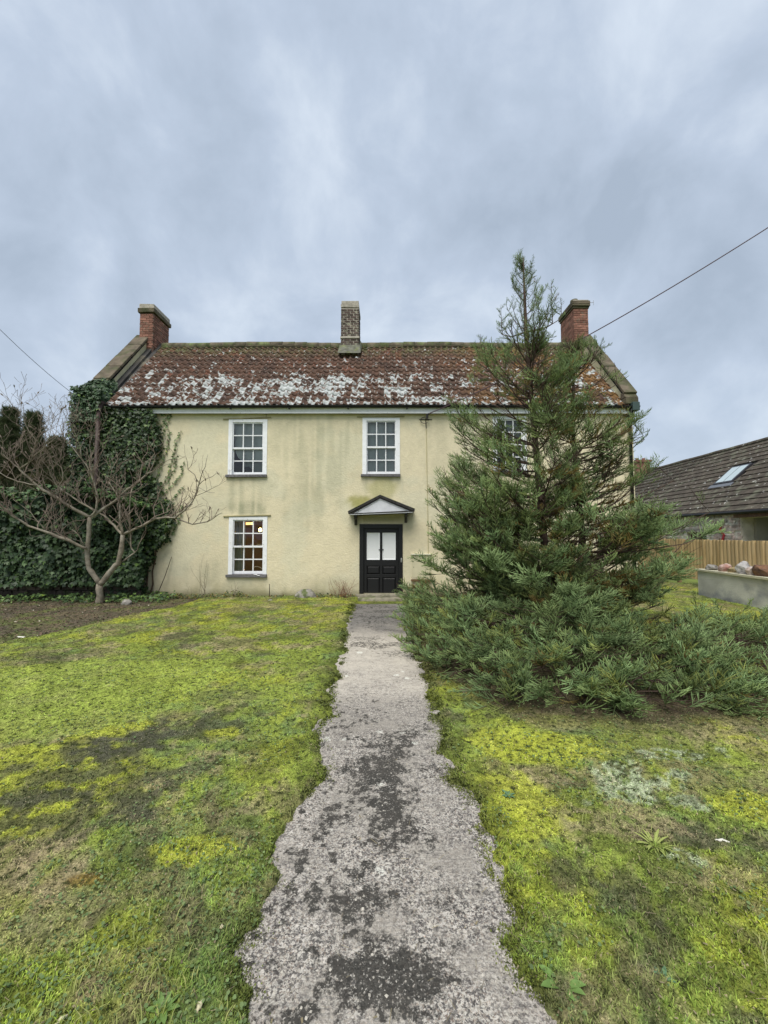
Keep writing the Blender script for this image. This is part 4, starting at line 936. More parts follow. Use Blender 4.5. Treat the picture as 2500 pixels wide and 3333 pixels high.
    M_mar = mat('maroon_paint', (.10, .025, .022), rough=.6)
    b = MB(); boxl(b, XB+.16, XB+.22, w0, w0+.07, .702, wz-.002); boxl(b, XB+.16, XB+.22, w1-.07, w1, .702, wz-.002); boxl(b, XB+.161, XB+.219, w0+.071, w1-.071, wz-.07, wz-.002); boxl(b, XB+.161, XB+.219, (w0+w1)/2-.04, (w0+w1)/2+.04, .702, wz-.071); wn = b.obj('window', M_mar, ob)
    b = MB(); boxl(b, XB+.18, XB+.19, w0+.072, w1-.072, .71, wz-.072); b.obj('pane', mat('dark_glass', (.02, .022, .025), rough=.1, spec=.6), wn)
    tp = [on_plane(px, py, XB-.03) for px, py in ((2349, 1711), (2344, 1722), (2350, 1733), (2357, 1742), (2353, 1755), (2350, 1775))]
    b = MB()
    for (sa, za), (sb, zb_) in zip(tp, tp[1:]):
        b.add([LP(XB-.05, sa-.05, za), LP(XB-.05, sa+.05, za), LP(XB-.05, sb+.05, zb_), LP(XB-.05, sb-.05, zb_), LP(XB-.02, sa-.05, za), LP(XB-.02, sa+.05, za), LP(XB-.02, sb+.05, zb_), LP(XB-.02, sb-.05, zb_)], [(0,3,2,1), (4,5,6,7), (0,1,5,4), (2,3,7,6), (1,2,6,5), (0,4,7,3)])
    b.obj('tie_plate', mat('red_iron', (.33, .02, .03), rough=.55), ob)
    # recessed porch with beam over it, pale wall and red-brown door frame
    b = MB(); boxl(b, XB-.06, XB+.3, d0, d1+.25, he-.36, he-.22, j=.01); b.obj('beam', mat('old_beam', (.17, .10, .075), rough=.9, var=.35, vscale=8), ob)
    b = MB(); boxl(b, XB+1.3, XB+1.4, d0, d1+.1, 0, he-.36); boxl(b, XB+.46, XB+1.3, d1-.1, d1+.1, 0, he-.36); b.obj('porch_wall', mat('pale_plaster', (.40, .38, .35), rough=.9, var=.1), ob)
    s0, zz = on_plane(2474, 1712, XB+1.2); b = MB(); boxl(b, XB+1.2, XB+1.295, s0-.14, s0, 0, zz); boxl(b, XB+1.2, XB+1.295, s0-1.3, s0-.141, zz-.12, zz); boxl(b, XB+1.25, XB+1.29, s0-1.3, s0-.141, 0, zz-.121); df = b.obj('door_frame', mat('oxblood_paint', (.13, .035, .025), rough=.6), ob)
    b = MB(); boxl(b, XB+1.235, XB+1.248, s0-1.2, s0-.2, .9, zz-.19); b.obj('pane', mat('teal_glass', (.10, .16, .17), rough=.1, spec=.6), df)
    # roof: boards, then plain tiles course by course
    sl = math.atan2(hr-he, XR2-XB); LL = math.hypot(hr-he, XR2-XB)
    b = MB(); ov = .14
    ex = -ov; ez = -ov*math.tan(sl)
    b.add([LP(XB+ex, sA-.2, he+ez-.06), LP(XB+ex, sB+.2, he+ez-.06), LP(XR2, sB+.2, hr-.06), LP(XR2, sA-.2, hr-.06), LP(2*XR2-XB+ov, sB+.2, he+ez-.06), LP(2*XR2-XB+ov, sA-.2, he+ez-.06)], [(0,3,2,1), (3,5,4,2)])
    roof = b.obj('roof', mat('roof_felt', (.05, .045, .04), rough=.95), ob)
    M_t = mat('brown_tile', (.070, .058, .045), rough=.95, var=.3, vscale=5, objvar=.15, col2=(.105, .105, .075), c2scale=2.5, c2lo=.52, c2hi=.68, bump=.01, bscale=30)
    nt = M_t.node_tree; N = nt.nodes; L = nt.links; bs = N['Principled BSDF']; src = bs.inputs['Base Color'].links[0].from_socket
    nz = N.new('ShaderNodeTexNoise'); nz.inputs['Scale'].default_value = 5.5; nz.inputs['Detail'].default_value = 3; geo = N.new('ShaderNodeNewGeometry'); L.new(geo.outputs['Position'], nz.inputs[0])
    rp = N.new('ShaderNodeMapRange'); rp.inputs[1].default_value = .665; rp.inputs[2].default_value = .69; rp.inputs[4].default_value = .85; L.new(nz.outputs[0], rp.inputs[0])
    mx = N.new('ShaderNodeMix'); mx.data_type = 'RGBA'; L.new(rp.outputs[0], mx.inputs[0]); L.new(src, mx.inputs[6]); mx.inputs[7].default_value = (.44, .43, .40, 1); L.new(mx.outputs[2], bs.inputs['Base Color'])
    nrow = 15; g = (LL+ov)/nrow; tw = .33
    q = MB().box(-tw/2+.004, tw/2-.004, 0, g+.06, 0, .045, j=.002); metile = mesh('roof_tile', q.v, q.f, M_t)
    # skylight opening on the slope
    def on_roof(px, py):
        r = Vector(ray(px, py)); n = PERP*(-math.sin(sl))+Vector((0, 0, math.cos(sl))); p0 = LP(XB, 0, he); k = (p0-Vector((0, 0, EYE))).dot(n)/r.dot(n); w = Vector((0, 0, EYE))+r*k
        return w.dot(DIR), (w.dot(PERP)-XB)/math.cos(sl)
    sk = [on_roof(*p) for p in ((2334, 1578), (2395, 1572), (2439, 1514), (2381, 1524))]
    ss0, ss1 = min((sk[0][0]+sk[3][0])/2, (sk[1][0]+sk[2][0])/2), max((sk[0][0]+sk[3][0])/2, (sk[1][0]+sk[2][0])/2); su0, su1 = (sk[0][1]+sk[1][1])/2, (sk[2][1]+sk[3][1])/2
    tiles = []
    for r in range(nrow):
        u = -ov/math.cos(sl)*0-ov+r*g
        s = sA-.2+(tw/2 if r % 2 else 0)
        while s < sB+.2:
            if not (ss0-.1 < s < ss1+.1 and su0-.05 < u+g/2 < su1+.05): tiles.append((s, u))
            s += tw
    view = Vector((0, 0, EYE))
    def key(t):
        w = LP(XB+t[1]*math.cos(sl), t[0], he+t[1]*math.sin(sl)); 
        ang = w.x/w.y
        return (0 if .45 < ang < 1.0 else 1, w.length)
    tiles.sort(key=key)
    base = Matrix.Rotation(-TH, 4, 'Z') @ Matrix.Rotation(math.pi/2, 4, 'Z') 
    Rm, Tm = [], []
    for i, (s, u) in enumerate(tiles):
        # local x along the ridge, y up the slope, z out of it
        X = DIR; Yv = (PERP*math.cos(sl-.11)+Vector((0, 0, math.sin(sl-.11)))); Z = X.cross(Yv); 
        if Z.z < 0: Z = -Z; X = -X
        R = Matrix((X, Yv, Z)).transposed()
        R = R @ Matrix.Rotation(random.uniform(-.008, .008), 3, 'Z') @ Matrix.Rotation(random.uniform(-.012, .012), 3, 'Y')
        T = LP(XB+u*math.cos(sl), s, he+u*math.sin(sl)-.015)
        if i < 295: link('roof_tile', metile, roof, T, R.to_euler())
        else: Rm.append(np.array(R)); Tm.append(tuple(T))
    VV, FF = scatter(np.array(q.v), np.array(q.f), np.array(Rm), np.array(Tm)); tag(link('tile_field', mesh('tile_field', VV, FF, M_t), roof), kind='stuff')
    b = MB(); b.tube([LP(XR2, s, hr+.0+random.uniform(-.01, .01)) for s in np.arange(sA-.2, sB+.3, .45)], .11, 8); b.obj('ridge', M_t, roof)
    def slabr(s0, s1, u0, u1, h0, h1, m, nm, par):
        b = MB(); X = DIR; Yv = (PERP*math.cos(sl)+Vector((0, 0, math.sin(sl)))); Z = (PERP*(-math.sin(sl))+Vector((0, 0, math.cos(sl)))); o = LP(XB, 0, he)
        V = [o+X*s+Yv*u+Z*h for s, u, h in ((s0,u0,h0),(s1,u0,h0),(s1,u1,h0),(s0,u1,h0),(s0,u0,h1),(s1,u0,h1),(s1,u1,h1),(s0,u1,h1))]
        b.add(V, [(0,3,2,1),(4,5,6,7),(0,1,5,4),(1,2,6,5),(2,3,7,6),(3,0,4,7)][::1]); return b.obj(nm, m, par)
    M_rl = mat('rooflight_frame', (.03, .03, .035), rough=.5)
    rl = slabr(ss0, ss1, su0, su1, .0, .08, M_rl, 'rooflight', roof)
    mid = (ss0+ss1)/2; M_sky = mat('sky_glass', (.42, .50, .52), rough=.12, spec=.8)
    slabr(ss0+.09, mid-.02, su0+.09, su1-.09, .082, .088, M_sky, 'pane', rl); slabr(mid+.02, ss1-.09, su0+.09, su1-.09, .082, .088, M_sky, 'pane', rl)
    slabr(ss0-.12, ss1+.12, su0-.22, su0-.01, .03, .05, mat('flashing', (.13, .14, .16), rough=.5), 'flashing', rl)
    b = MB(); b.tube([LP(XB-ov-.05, s, he+ez-.03) for s in (sA, 14, 20, sB)], .06, 8); b.obj('gutter', M_blackgut, ob)
    b = MB(); boxl(b, XB-.2, XB-.02, sA, sB, he-.20, he-.10); b.obj('soffit_board', mat('brown_board', (.07, .035, .03), rough=.7), ob)
    # brick house far behind with chimney only
    c = P(2092, 1500, 30); M_far = mat('far_brick', (.20, .10, .075), rough=.9, var=.3, vscale=5)
    fh = thing('distant_house', 'red brick chimney and roof of a house far behind the farmhouse corner', 'house', (c.x, 31, 0))
    z0 = P(2092, 1525, 30).z; zt_ = P(2092, 1493, 30).z
    b = MB(); b.box(c.x-.45, c.x+.55, 30, 30.7, z0-.8, zt_-.25); chm = b.obj('chimney', M_far, fh); MB().box(c.x-.55, c.x+.65, 29.9, 30.8, zt_-.249, zt_-.08).obj('cap', M_far, chm)
    for dx in (-.2, .3): MB().tube([(c.x+dx, 30.35, zt_-.08), (c.x+dx, 30.35, zt_+.1)], .12, 8).obj('chimney_pot', M_far, chm)
    b = MB(); b.prism([(c.x-5, 28, z0-2.6), (c.x-5, 31, z0-.1), (c.x-5, 34, z0-2.6)], (9, 0, 0)); b.obj('roof', mat('far_roof', (.13, .10, .10), rough=.9, var=.3), fh)
    b = MB(); b.box(c.x-4.8, c.x+3.8, 28.3, 33.7, 0, z0-2.6); b.obj('wall', M_lime, fh)
    # bare wood on the hill
    rs = np.random.RandomState(5); V = []; Fs = []
    bt = MB()
    for k in range(420):
        x = rs.uniform(60, 250); q = rs.uniform(.3, 1); y = 160+q*120; z = -1+q*(16+9*math.sin(x/45)+4*math.sin(x/17)); h = rs.uniform(4, 8)
        bt.tube([(x, y, z), (x+rs.uniform(-.3, .3), y, z+h*.6)], [.25, .12], 3, False)
        for m in range(6):
            a = rs.uniform(0, 6.28); r = rs.uniform(1, 2.4); zz = z+h*rs.uniform(.3, .7)
            bt.tube([(x, y, zz), (x+r*math.cos(a), y+r*.5*math.sin(a), zz+h*rs.uniform(.2, .4))], [.12, .04], 3, False)
    tag(bt.obj('woodland', mat('bare_wood', (.12, .11, .11), rough=1)), 'bare winter woodland along the far hilltop behind the outbuilding roof', 'woodland', kind='stuff')
right_side()

# ------------------------------------------------------------------ ivy
IVY_V = np.array([(0,0,0),(-.42,.10,.02),(-.52,.52,-.04),(-.22,.52,.03),(0,1,-.05),(.22,.52,.03),(.52,.52,-.04),(.42,.10,.02),(0,.42,.0)])
IVY_F = np.array([(0,8,1),(1,8,2),(2,8,3),(3,8,4),(4,8,5),(5,8,6),(6,8,7),(7,8,0)])
def leaf_field(name, pos, nrm, size, cols, m, parent, rs, droop=.75, V=IVY_V, Fc=IVY_F):
    K = len(pos); nrm = nrm+rs.normal(0, .38, (K, 3)); nrm /= np.linalg.norm(nrm, axis=1, keepdims=True)
    d = np.stack([rs.normal(0, .5, K), rs.normal(0, .3, K), -droop-rs.rand(K)*.4], 1); d = d-nrm*np.sum(d*nrm, 1, keepdims=True)
    R = frames(d, nrm, size); VV, FF = scatter(V, Fc, R, pos)
    return tag(link(name, mesh(name, VV, FF, m, False, np.repeat(cols, len(V), 0)), parent), kind='stuff')
M_ivy = mat('ivy_leaf', (0, 0, 0), rough=.5, attr='Col', spec=.3)
M_twig = mat('ivy_stem', (.09, .06, .04), rough=.95, var=.3, vscale=10)
def ivy_cols(rs, K, lo=(.016, .034, .012), hi=(.055, .092, .026)):
    t = rs.rand(K, 1)**1.9; c = np.array(lo)*(1-t)+np.array(hi)*1.15*t; c = np.where(rs.rand(K, 1) < .04, c*[[2.2, 2.0, 1.2]], c); return c*(.65+.7*rs.rand(K, 1))
def in_poly(px, py, poly):
    n = len(poly); ins = np.zeros(len(px), bool)
    for i in range(n):
        x0, y0 = poly[i]; x1, y1 = poly[(i+1) % n]
        c = ((y0 > py) != (y1 > py)) & (px < (x1-x0)*(py-y0)/((y1-y0)+1e-9)+x0); ins ^= c
    return ins
def project(x, y, z):
    c, s = math.cos(PITCH), math.sin(PITCH); zz = z-EYE; d = y*c+zz*s; u = -y*s+zz*c
    return 1250+F*x/d, 1666.5-F*u/d
def build_ivy():
    rs = np.random.RandomState(21)
    iv = thing('ivy', 'dense ivy climbing the left corner of the house up over the parapet', 'ivy', (P(400, 1900, D).x, D-.1, 0))
    poly = [(252,1960),(248,1600),(255,1340),(262,1300),(330,1305),(350,1330),(520,1338),(528,1400),(520,1470),(505,1530),(545,1600),(572,1660),(574,1720),(540,1765),(500,1820),(483,1880),(468,1925),(455,1960)]
    pw = np.array([(P(a, b, D).x, P(a, b, D).z) for a, b in poly]); N0 = 16000
    x = rs.uniform(pw[:, 0].min(), pw[:, 0].max(), N0); z = rs.uniform(-.02, pw[:, 1].max(), N0)
    ins = in_poly(x+(fbm(x, z, .25, 901)-.5)*.5, z, [tuple(p) for p in pw]); x, z = x[ins], z[ins]
    th = .10+.42*fbm(x, z, .7, 902)**1.3
    pxx = P(341, 1400, D-.36).x; th = np.where((np.abs(x-pxx) < .16) & (z > 2.7), np.minimum(th, .28), th)
    y = D-rs.rand(len(x))*th-.03; pos = np.stack([x, y, z], 1); nrm = np.tile([0, -1, .35], (len(x), 1))
    sz = rs.uniform(.06, .105, len(x)); cols = ivy_cols(rs, len(x)); 
    # wrapped round the outer gable corner and heaped over the parapet end
    K = 5200; zz = rs.uniform(0, EZ+.5, K); yy = rs.uniform(D-.3, D+1.6, K); th = .08+.32*fbm(yy, zz, .6, 903); pos2 = np.stack([XL-rs.rand(K)*th, yy, zz], 1)
    K3 = 3600; t = rs.rand(K3); ph = rs.uniform(0, 2*math.pi, K3); rr_ = .26+.12*rs.rand(K3)
    base = Vector((XL+.26, D-.12, EZ+.05)); top = base+Vector((-.02, .75, .8)); bp = np.array(base)[None]*(1-t[:, None])+np.array(top)[None]*t[:, None]
    rad = (.46-.20*t)*(.6+.7*fbm(t*3, ph, .6, 904))
    off = np.stack([rad*np.cos(ph)*.85, -.55*rad*np.abs(np.sin(ph)), rad*np.sin(ph)*.8], 1); pos3 = bp+off; n3 = off/np.maximum(np.linalg.norm(off, axis=1, keepdims=True), .01)+np.array([0, -.4, .3])
    q4 = np.stack([rs.uniform(XL-.12, XL+.68, 1500), rs.uniform(D-.42, D-.2, 1500), rs.uniform(EZ-.5, EZ+.45, 1500)], 1); q4 = q4[~((np.abs(q4[:, 0]-pxx) < .13) & (q4[:, 2] < EZ+.1))]; pos3 = np.concatenate([pos3, q4]); n3 = np.concatenate([n3, np.tile([-.1, -1, .4], (len(q4), 1))])
    # thin trailing runners on the clear wall at the right edge
    runs = [[(505,1400),(530,1380),(548,1350)],[(500,1480),(520,1440),(545,1380),(560,1342)],[(505,1560),(530,1510),(548,1450),(552,1400)],[(520,1600),(550,1540),(566,1480),(575,1430),(590,1400)],[(530,1610),(560,1580),(590,1545),(600,1500)],[(550,1630),(575,1610),(600,1580)],[(560,1740),(585,1690),(595,1640)],[(500,1330),(530,1350),(545,1352)],[(510,1510),(528,1470),(531,1420)],[(545,1570),(566,1530),(577,1480)]]
    pr = []; st = MB()
    for r in runs:
        w = [P(a, b, D-.02) for a, b in r]; st.tube(w, .004, 4)
        for a, e in zip(w, w[1:]):
            n = int((e-a).length/.028)
            for k in range(n): q = a+(e-a)*(k/n); pr.append((q.x+rs.uniform(-.04, .04), q.y-rs.uniform(0, .03), q.z+rs.uniform(-.02, .02)))
    pr = np.array(pr); 
    q5 = np.stack([rs.uniform(P(380, 1900, D).x, P(482, 1900, D).x, 2200), D-.06-.35*rs.rand(2200), rs.uniform(.02, 1.5, 2200)], 1); pos3 = np.concatenate([pos3, q5]); n3 = np.concatenate([n3, np.tile([.1, -1, .3], (2200, 1))])
    P_ = np.concatenate([pos, pos2, pos3, pr]); Nn = np.concatenate([nrm, np.tile([-1, -.2, .3], (K, 1)), n3, np.tile([0, -1, .2], (len(pr), 1))])
    S = np.concatenate([sz, rs.uniform(.06, .1, K), rs.uniform(.055, .09, len(pos3)), rs.uniform(.045, .07, len(pr))])
    C = np.concatenate([cols, ivy_cols(rs, K), ivy_cols(rs, len(pos3), (.028, .055, .024), (.070, .115, .055)), ivy_cols(rs, len(pr), (.08, .13, .045), (.17, .22, .10))])
    leaf_field('foliage', P_, Nn, S, C, M_ivy, iv, rs)
    for k in range(26):
        xx = rs.uniform(pw[:, 0].min()+.2, P(500, 1700, D).x); zz = 0; pts = []
        while zz < rs.uniform(2.5, 5): pts.append((xx, D-.05-rs.rand()*.05, zz)); xx += rs.normal(0, .07); zz += .35
        if len(pts) > 2: st.tube(pts, np.linspace(.022, .006, len(pts)), 5)
    st.obj('stem', M_twig, iv)
    # the ivy-smothered boundary bank running left from the house corner
    hd = thing('ivy_hedge', 'broad dark green ivy hedge smothering a low wall left of the house', 'hedge', (-8.5, 10, 0))
    x0, x1 = -15.5, P(470, 1800, 10.2).x; K = 18000; x = rs.uniform(x0, x1, K); zt = 2.72+.75*(fbm(x, x*0, .7, 910)-.5)-.35*sstep(-7.6, -6.4, x)
    a = rs.rand(K); front = a < .72; z = np.where(front, .42+rs.rand(K)*(zt-.42), zt+rs.rand(K)*.08)
    bul = .75*fbm(x, z, .8, 911)+.55*fbm(x, z, .32, 912)-.2
    y = np.where(front, 10.35-bul*.8*(.55+.45*rs.rand(K))-rs.rand(K)*.06, 10.0+rs.rand(K)*1.0-.3)
    y = np.where(front & (z > zt-.35), y+(z-(zt-.35))*.9, y)
    nr = np.where(front[:, None], np.array([[0, -1, .35]]), np.array([[0, -.35, 1]]))
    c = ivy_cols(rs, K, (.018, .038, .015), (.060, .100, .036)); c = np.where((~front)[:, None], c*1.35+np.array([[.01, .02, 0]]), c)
    leaf_field('foliage', np.stack([x, y, z], 1), nr, rs.uniform(.075, .135, K), c, M_ivy, hd, rs)
    # old brown stone wall that carries it, blocks showing along the foot
    M_ow = mat('old_bank_stone', (.075, .062, .05), rough=1, var=.35, vscale=5, objvar=.3, col2=(.06, .07, .035), c2scale=3, bump=.02, bscale=12)
    b = MB(); b.box(x0, x1-.75, 10.42, 10.8, -.1, 2.4); core = b.obj('bank_wall', M_ow, hd)
    rr = random.Random(4); z = 0.0
    ms = []
    for k in range(6): q = MB().box(0, 1, 0, 1, 0, 1, j=.1); ms.append(mesh('stone', q.v, q.f, M_ow))
    for r in range(5):
        h = rr.uniform(.10, .15); x = -11.5
        while x < x1-.3:
            w = rr.uniform(.16, .4); link('stone', rr.choice(ms), core, (x, 10.32+rr.uniform(-.03, .03), z), None, (w-.02, .12, h-.015)); x += w
        z += h
    # low scrub at the foot of hedge and bare tree
    gs = []
    K = 2600; x = rs.uniform(-12, P(560, 1950, 10.2).x, K); y = rs.uniform(9.7, 10.65, K); dd = fbm(x, y, .6, 920); k_ = dd > .42; x, y, dd = x[k_], y[k_], dd[k_]
    z = rs.rand(len(x))*.28*dd+.02; c = ivy_cols(rs, len(x), (.03, .06, .02), (.10, .16, .04))
    o = leaf_field('undergrowth', np.stack([x, y, z], 1), np.tile([0, -.5, 1.], (len(x), 1)), rs.uniform(.04, .085, len(x)), c, M_ivy, None, rs, droop=.1); tag(o, 'low leafy ground cover along the foot of the hedge and wall', 'undergrowth')
build_ivy()

# ------------------------------------------------------------------ bare branching tree on the left
M_bark = mat('bare_bark', (.22, .19, .145), rough=.9, var=.3, vscale=9, col2=(.27, .245, .195), c2scale=3.5, c2lo=.45, c2hi=.6, bump=.014, bscale=34, )
M_bark_dark = mat('twig_bark', (.19, .15, .12), rough=.9, var=.3, vscale=9)
def bare_tree():
    rr = random.Random(12); Yb = 9.75
    bt = thing('bare_tree', 'leafless spreading tree with pale forked limbs in front of the ivy', 'tree', G(323, 1965))
    L_ = [  # (photo polyline, depth at start, depth at end, r0, r1)
        ([(322,1975),(326,1935),(325,1900)], 9.75, 9.7, .105, .085),
        ([(325,1900),(305,1872),(289,1850),(284,1789),(290,1731),(292,1683)], 9.7, 9.5, .075, .055),
        ([(325,1902),(345,1880),(368,1850),(386,1833),(395,1789),(400,1741)], 9.7, 9.6, .085, .06),
        ([(284,1785),(255,1775),(227,1760),(185,1745),(149,1731),(92,1712),(60,1690),(29,1669),(-15,1635)], 9.5, 8.7, .045, .022),
        ([(292,1683),(262,1668),(227,1649),(195,1625),(164,1608),(120,1580),(95,1556),(63,1527)], 9.5, 8.9, .052, .026),
        ([(300,1683),(338,1654),(376,1630),(405,1601),(434,1582),(473,1548),(495,1535)], 9.5, 9.9, .042, .02),
        ([(292,1683),(313,1659),(318,1616),(304,1563),(289,1527),(265,1493),(235,1455),(207,1425),(196,1385)], 9.5, 9.2, .034, .009),
        ([(308,1664),(285,1648),(260,1635),(202,1596),(180,1575),(164,1545),(155,1520),(133,1495)], 9.5, 9.0, .03, .010),
        ([(400,1741),(381,1722),(360,1700),(338,1678),(322,1668),(300,1655)], 9.6, 9.9, .04, .014),
        ([(400,1741),(395,1715),(391,1693),(390,1640),(376,1600),(355,1570)], 9.6, 9.4, .038, .014),
        ([(405,1738),(419,1731),(463,1712),(506,1688),(540,1684),(569,1685),(600,1697),(627,1707),(675,1698),(700,1682),(723,1669)], 9.6, 9.3, .04, .010),
        ([(569,1688),(600,1662),(617,1645),(635,1615),(646,1580),(652,1560)], 9.4, 9.2, .026, .014),
        ([(646,1570),(634,1545),(612,1528),(610,1505),(603,1482)], 9.2, 9.1, .014, .006),
        ([(646,1580),(668,1560),(690,1552),(709,1536)], 9.2, 9.1, .012, .005),
        ([(646,1585),(672,1600),(699,1604)], 9.2, 9.1, .010, .005), ([(652,1560),(668,1520),(677,1479)], 9.2, 9.1, .012, .005),
        ([(635,1615),(690,1590),(735,1565)], 9.2, 9.1, .010, .004),
        ([(386,1833),(419,1813),(439,1797),(425,1775),(422,1693),(424,1620),(430,1590)], 9.7, 9.7, .026, .012),
        ([(63,1527),(80,1515),(100,1500),(106,1478),(115,1450),(118,1430)], 8.9, 8.8, .022, .010), ([(63,1527),(45,1512),(29,1497),(10,1480)], 8.9, 8.8, .016, .006),
        ([(120,1580),(75,1570),(48,1563),(0,1539),(-30,1520)], 8.9, 8.6, .018, .010), ([(149,1731),(125,1700),(101,1669),(70,1645),(43,1625)], 9.2, 9.0, .016, .006),
        ([(149,1731),(175,1705),(188,1693),(207,1674)], 9.2, 9.1, .014, .006), ([(236,1724),(262,1750),(275,1775)], 9.4, 9.5, .012, .016),
        ([(164,1608),(190,1590),(205,1560),(200,1520),(170,1500)], 9.2, 9.1, .016, .006), ([(106,1490),(140,1460),(160,1425),(168,1385),(175,1345)], 8.8, 8.8, .012, .004),
        ([(125,1440),(95,1405),(80,1375),(70,1352)], 8.8, 8.8, .010, .004), ([(128,1445),(140,1415),(130,1400)], 8.8, 8.8, .008, .004), ([(145,1460),(175,1430),(195,1415)], 8.8, 8.8, .008, .004),
        ([(265,1493),(262,1455),(250,1420),(232,1390)], 9.2, 9.1, .012, .005), ([(289,1527),(300,1495),(292,1455),(300,1420)], 9.3, 9.3, .012, .005)]
    col = MB(); tips = []
    for n, (pl, y0, y1, r0, r1) in enumerate(L_):
        pts = [P(a, b, y0+(y1-y0)*k/(len(pl)-1)) for k, (a, b) in enumerate(pl)]
        sm = []
        for a, e in zip(pts, pts[1:]):
            sm += [a, a+(e-a)*.5+Vector((rr.uniform(-1, 1), rr.uniform(-1, 1), rr.uniform(-1, 1)))*.014]
        sm.append(pts[-1]); rad = np.linspace(r0, r1, len(sm))*.82*(1+.10*np.sin(np.arange(len(sm))*2.3+n))
        if n in (0, 1, 2): b = MB(); b.tube(sm, rad, 10); b.obj('trunk', M_bark, bt, True)
        else: b = MB(); b.tube(sm, rad, 7); b.obj('limb', M_bark, bt, True)
        if n > 2:
            for k in range(2, len(sm)): tips.append((sm[k], (sm[k]-sm[k-1]).normalized(), rad[k], k/len(sm)))
    tw = MB(); buds = MB()
    def twig(p, d, r, L, depth):
        pts = [p]; n = max(3, int(L/.09)); q = p.copy(); dd = d.copy()
        for k in range(n):
            dd = (dd+Vector((rr.gauss(0, .26), rr.gauss(0, .2), .12+rr.gauss(0, .2)))).normalized(); q = q+dd*(L/n); pts.append(q.copy())
        tw.tube(pts, np.linspace(r, max(.0035, r*.45), len(pts)), 4 if r < .012 else 5, False)
        if depth > 0:
            for k in range(1, len(pts)):
                if rr.random() < .45:
                    s = Vector((rr.gauss(0, 1), rr.gauss(0, .8), rr.gauss(.3, .6))).normalized(); twig(pts[k], (dd+s*.9).normalized(), r*.62, L*rr.uniform(.45, .75), depth-1)
        if rr.random() < .10:
            e = pts[-1]; buds.tube([e-dd*.01, e+dd*.02, e+dd*.05, e+dd*.075], [.004, .013, .011, .002], 6)
    for (p, d, r, t) in tips:
        if p.z < 1.2 or rr.random() > .99: continue
        if p.x > P(560, 1600, 9.3).x and rr.random() > .6: continue
        s = Vector((rr.gauss(0, 1), rr.gauss(0, .7), abs(rr.gauss(.7, .4)))).normalized()
        twig(p, (d*.5+s).normalized(), min(r*.6, .014), rr.uniform(.3, .75)*(.6 if p.x > P(560, 1600, 9.3).x else 1), 2)
    tw.obj('twigs', M_bark_dark, bt); bt_b = buds.obj('buds', M_bark_dark, bt)
    bpy.data.objects['twigs']['kind'] = 'stuff'; bt_b['kind'] = 'stuff'
    bpy.data.objects['twigs'].name = 'twig'; bt_b.name = 'bud'
bare_tree()
# ------------------------------------------------------------------ conifers
def cord(V, Fs, p0, d, up, L, w, n=3, curl=.25, tcol=None, C=None, t0=0, t1=1):
    """a thin three-sided shoot that curves towards up"""
    b = len(V); q = np.array(p0, float); d = np.array(d, float)
    for k in range(n+1):
        a = np.cross(d, [0.3, .9, .2]); a /= np.linalg.norm(a)+1e-9; c = np.cross(d, a); ww = w*(1-.75*(k/n)**1.5)
        for j in range(3): an = 2.094*j; V.append(q+(a*math.cos(an)+c*math.sin(an))*ww); C.append(t0+(t1-t0)*k/n)
        d = d+np.array(up)*curl/n; d /= np.linalg.norm(d); q = q+d*L/n
    for k in range(n):
        for j in range(3): a0 = b+k*3+j; a1 = b+k*3+(j+1) % 3; Fs += [(a0, a1, a1+3), (a0, a1+3, a0+3)]
    return q, d
def spray_proto(rs, n_side=7, sub=True, w=.0100, L=.41):
    V, Fs, C = [], [], []; up = np.array([0, .15, 1.0])
    main = np.array([0, 1, .05]); cord(V, Fs, (0, 0, 0), main, up, L, w*1.1, 4, .22, C=C, t0=.15, t1=1)
    for i in range(n_side):
        t = .08+.82*i/n_side; side = (-1)**i; p = np.array([0, L*t, .10*L*t*t])
        a = rs.uniform(.55, .95); z = rs.uniform(-.25, .45)
        d = np.array([side*math.sin(a), math.cos(a), z]); d /= np.linalg.norm(d); l = L*(.60-.35*t)*rs.uniform(.75, 1.2)
        e, ed = cord(V, Fs, p, d, up, l, w*.95, 3, .5, C=C, t0=.3, t1=1)
        if sub:
            for s2 in range(1 if i % 2 else 2):
                pp = p+d*l*rs.uniform(.2, .7); dd = d+np.array([rs.uniform(-.7, .7), rs.uniform(-.1, .6), rs.uniform(-.4, .7)]); dd /= np.linalg.norm(dd)
                cord(V, Fs, pp, dd, up, l*rs.uniform(.35, .55), w*.85, 2, .4, C=C, t0=.45, t1=1)
    return np.array(V), np.array(Fs), np.array(C)
M_con = mat('conifer_shoot', (0, 0, 0), rough=.75, attr='Col', spec=.25)
M_ctrunk = mat('conifer_bark', (.075, .05, .038), rough=.95, var=.3, vscale=12, bump=.01, bscale=40)
def place_sprays(name, pos, dirs, sc, tint, protos, parent, rs, lo, hi, m=None, roll=.8, fine=None):
    K = len(pos); VV, FF, CC = [], [], []; off = 0; which = rs.randint(0, len(protos), K)
    if fine is not None: which = np.where(fine, rs.randint(len(protos)//2, len(protos), K), rs.randint(0, len(protos)//2, K))
    up = np.tile([0, 0, 1.], (K, 1))+rs.normal(0, .35*roll, (K, 3))
    R = frames(dirs, up, sc)
    for i, (V, Fc, C) in enumerate(protos):
        s = which == i
        if not s.any(): continue
        v, f = scatter(V, Fc, R[s], pos[s]); t = np.tile(C, s.sum())[:, None]; tn = np.repeat(tint[s], len(V), 0)
        c = np.array(lo)*(1-t)+np.array(hi)*t; c = c*tn
        VV.append(v); FF.append(f+off); CC.append(c); off += len(v)
    return tag(link(name, mesh(name, np.concatenate(VV), np.concatenate(FF), m or M_con, False, np.concatenate(CC)), parent), kind='stuff')
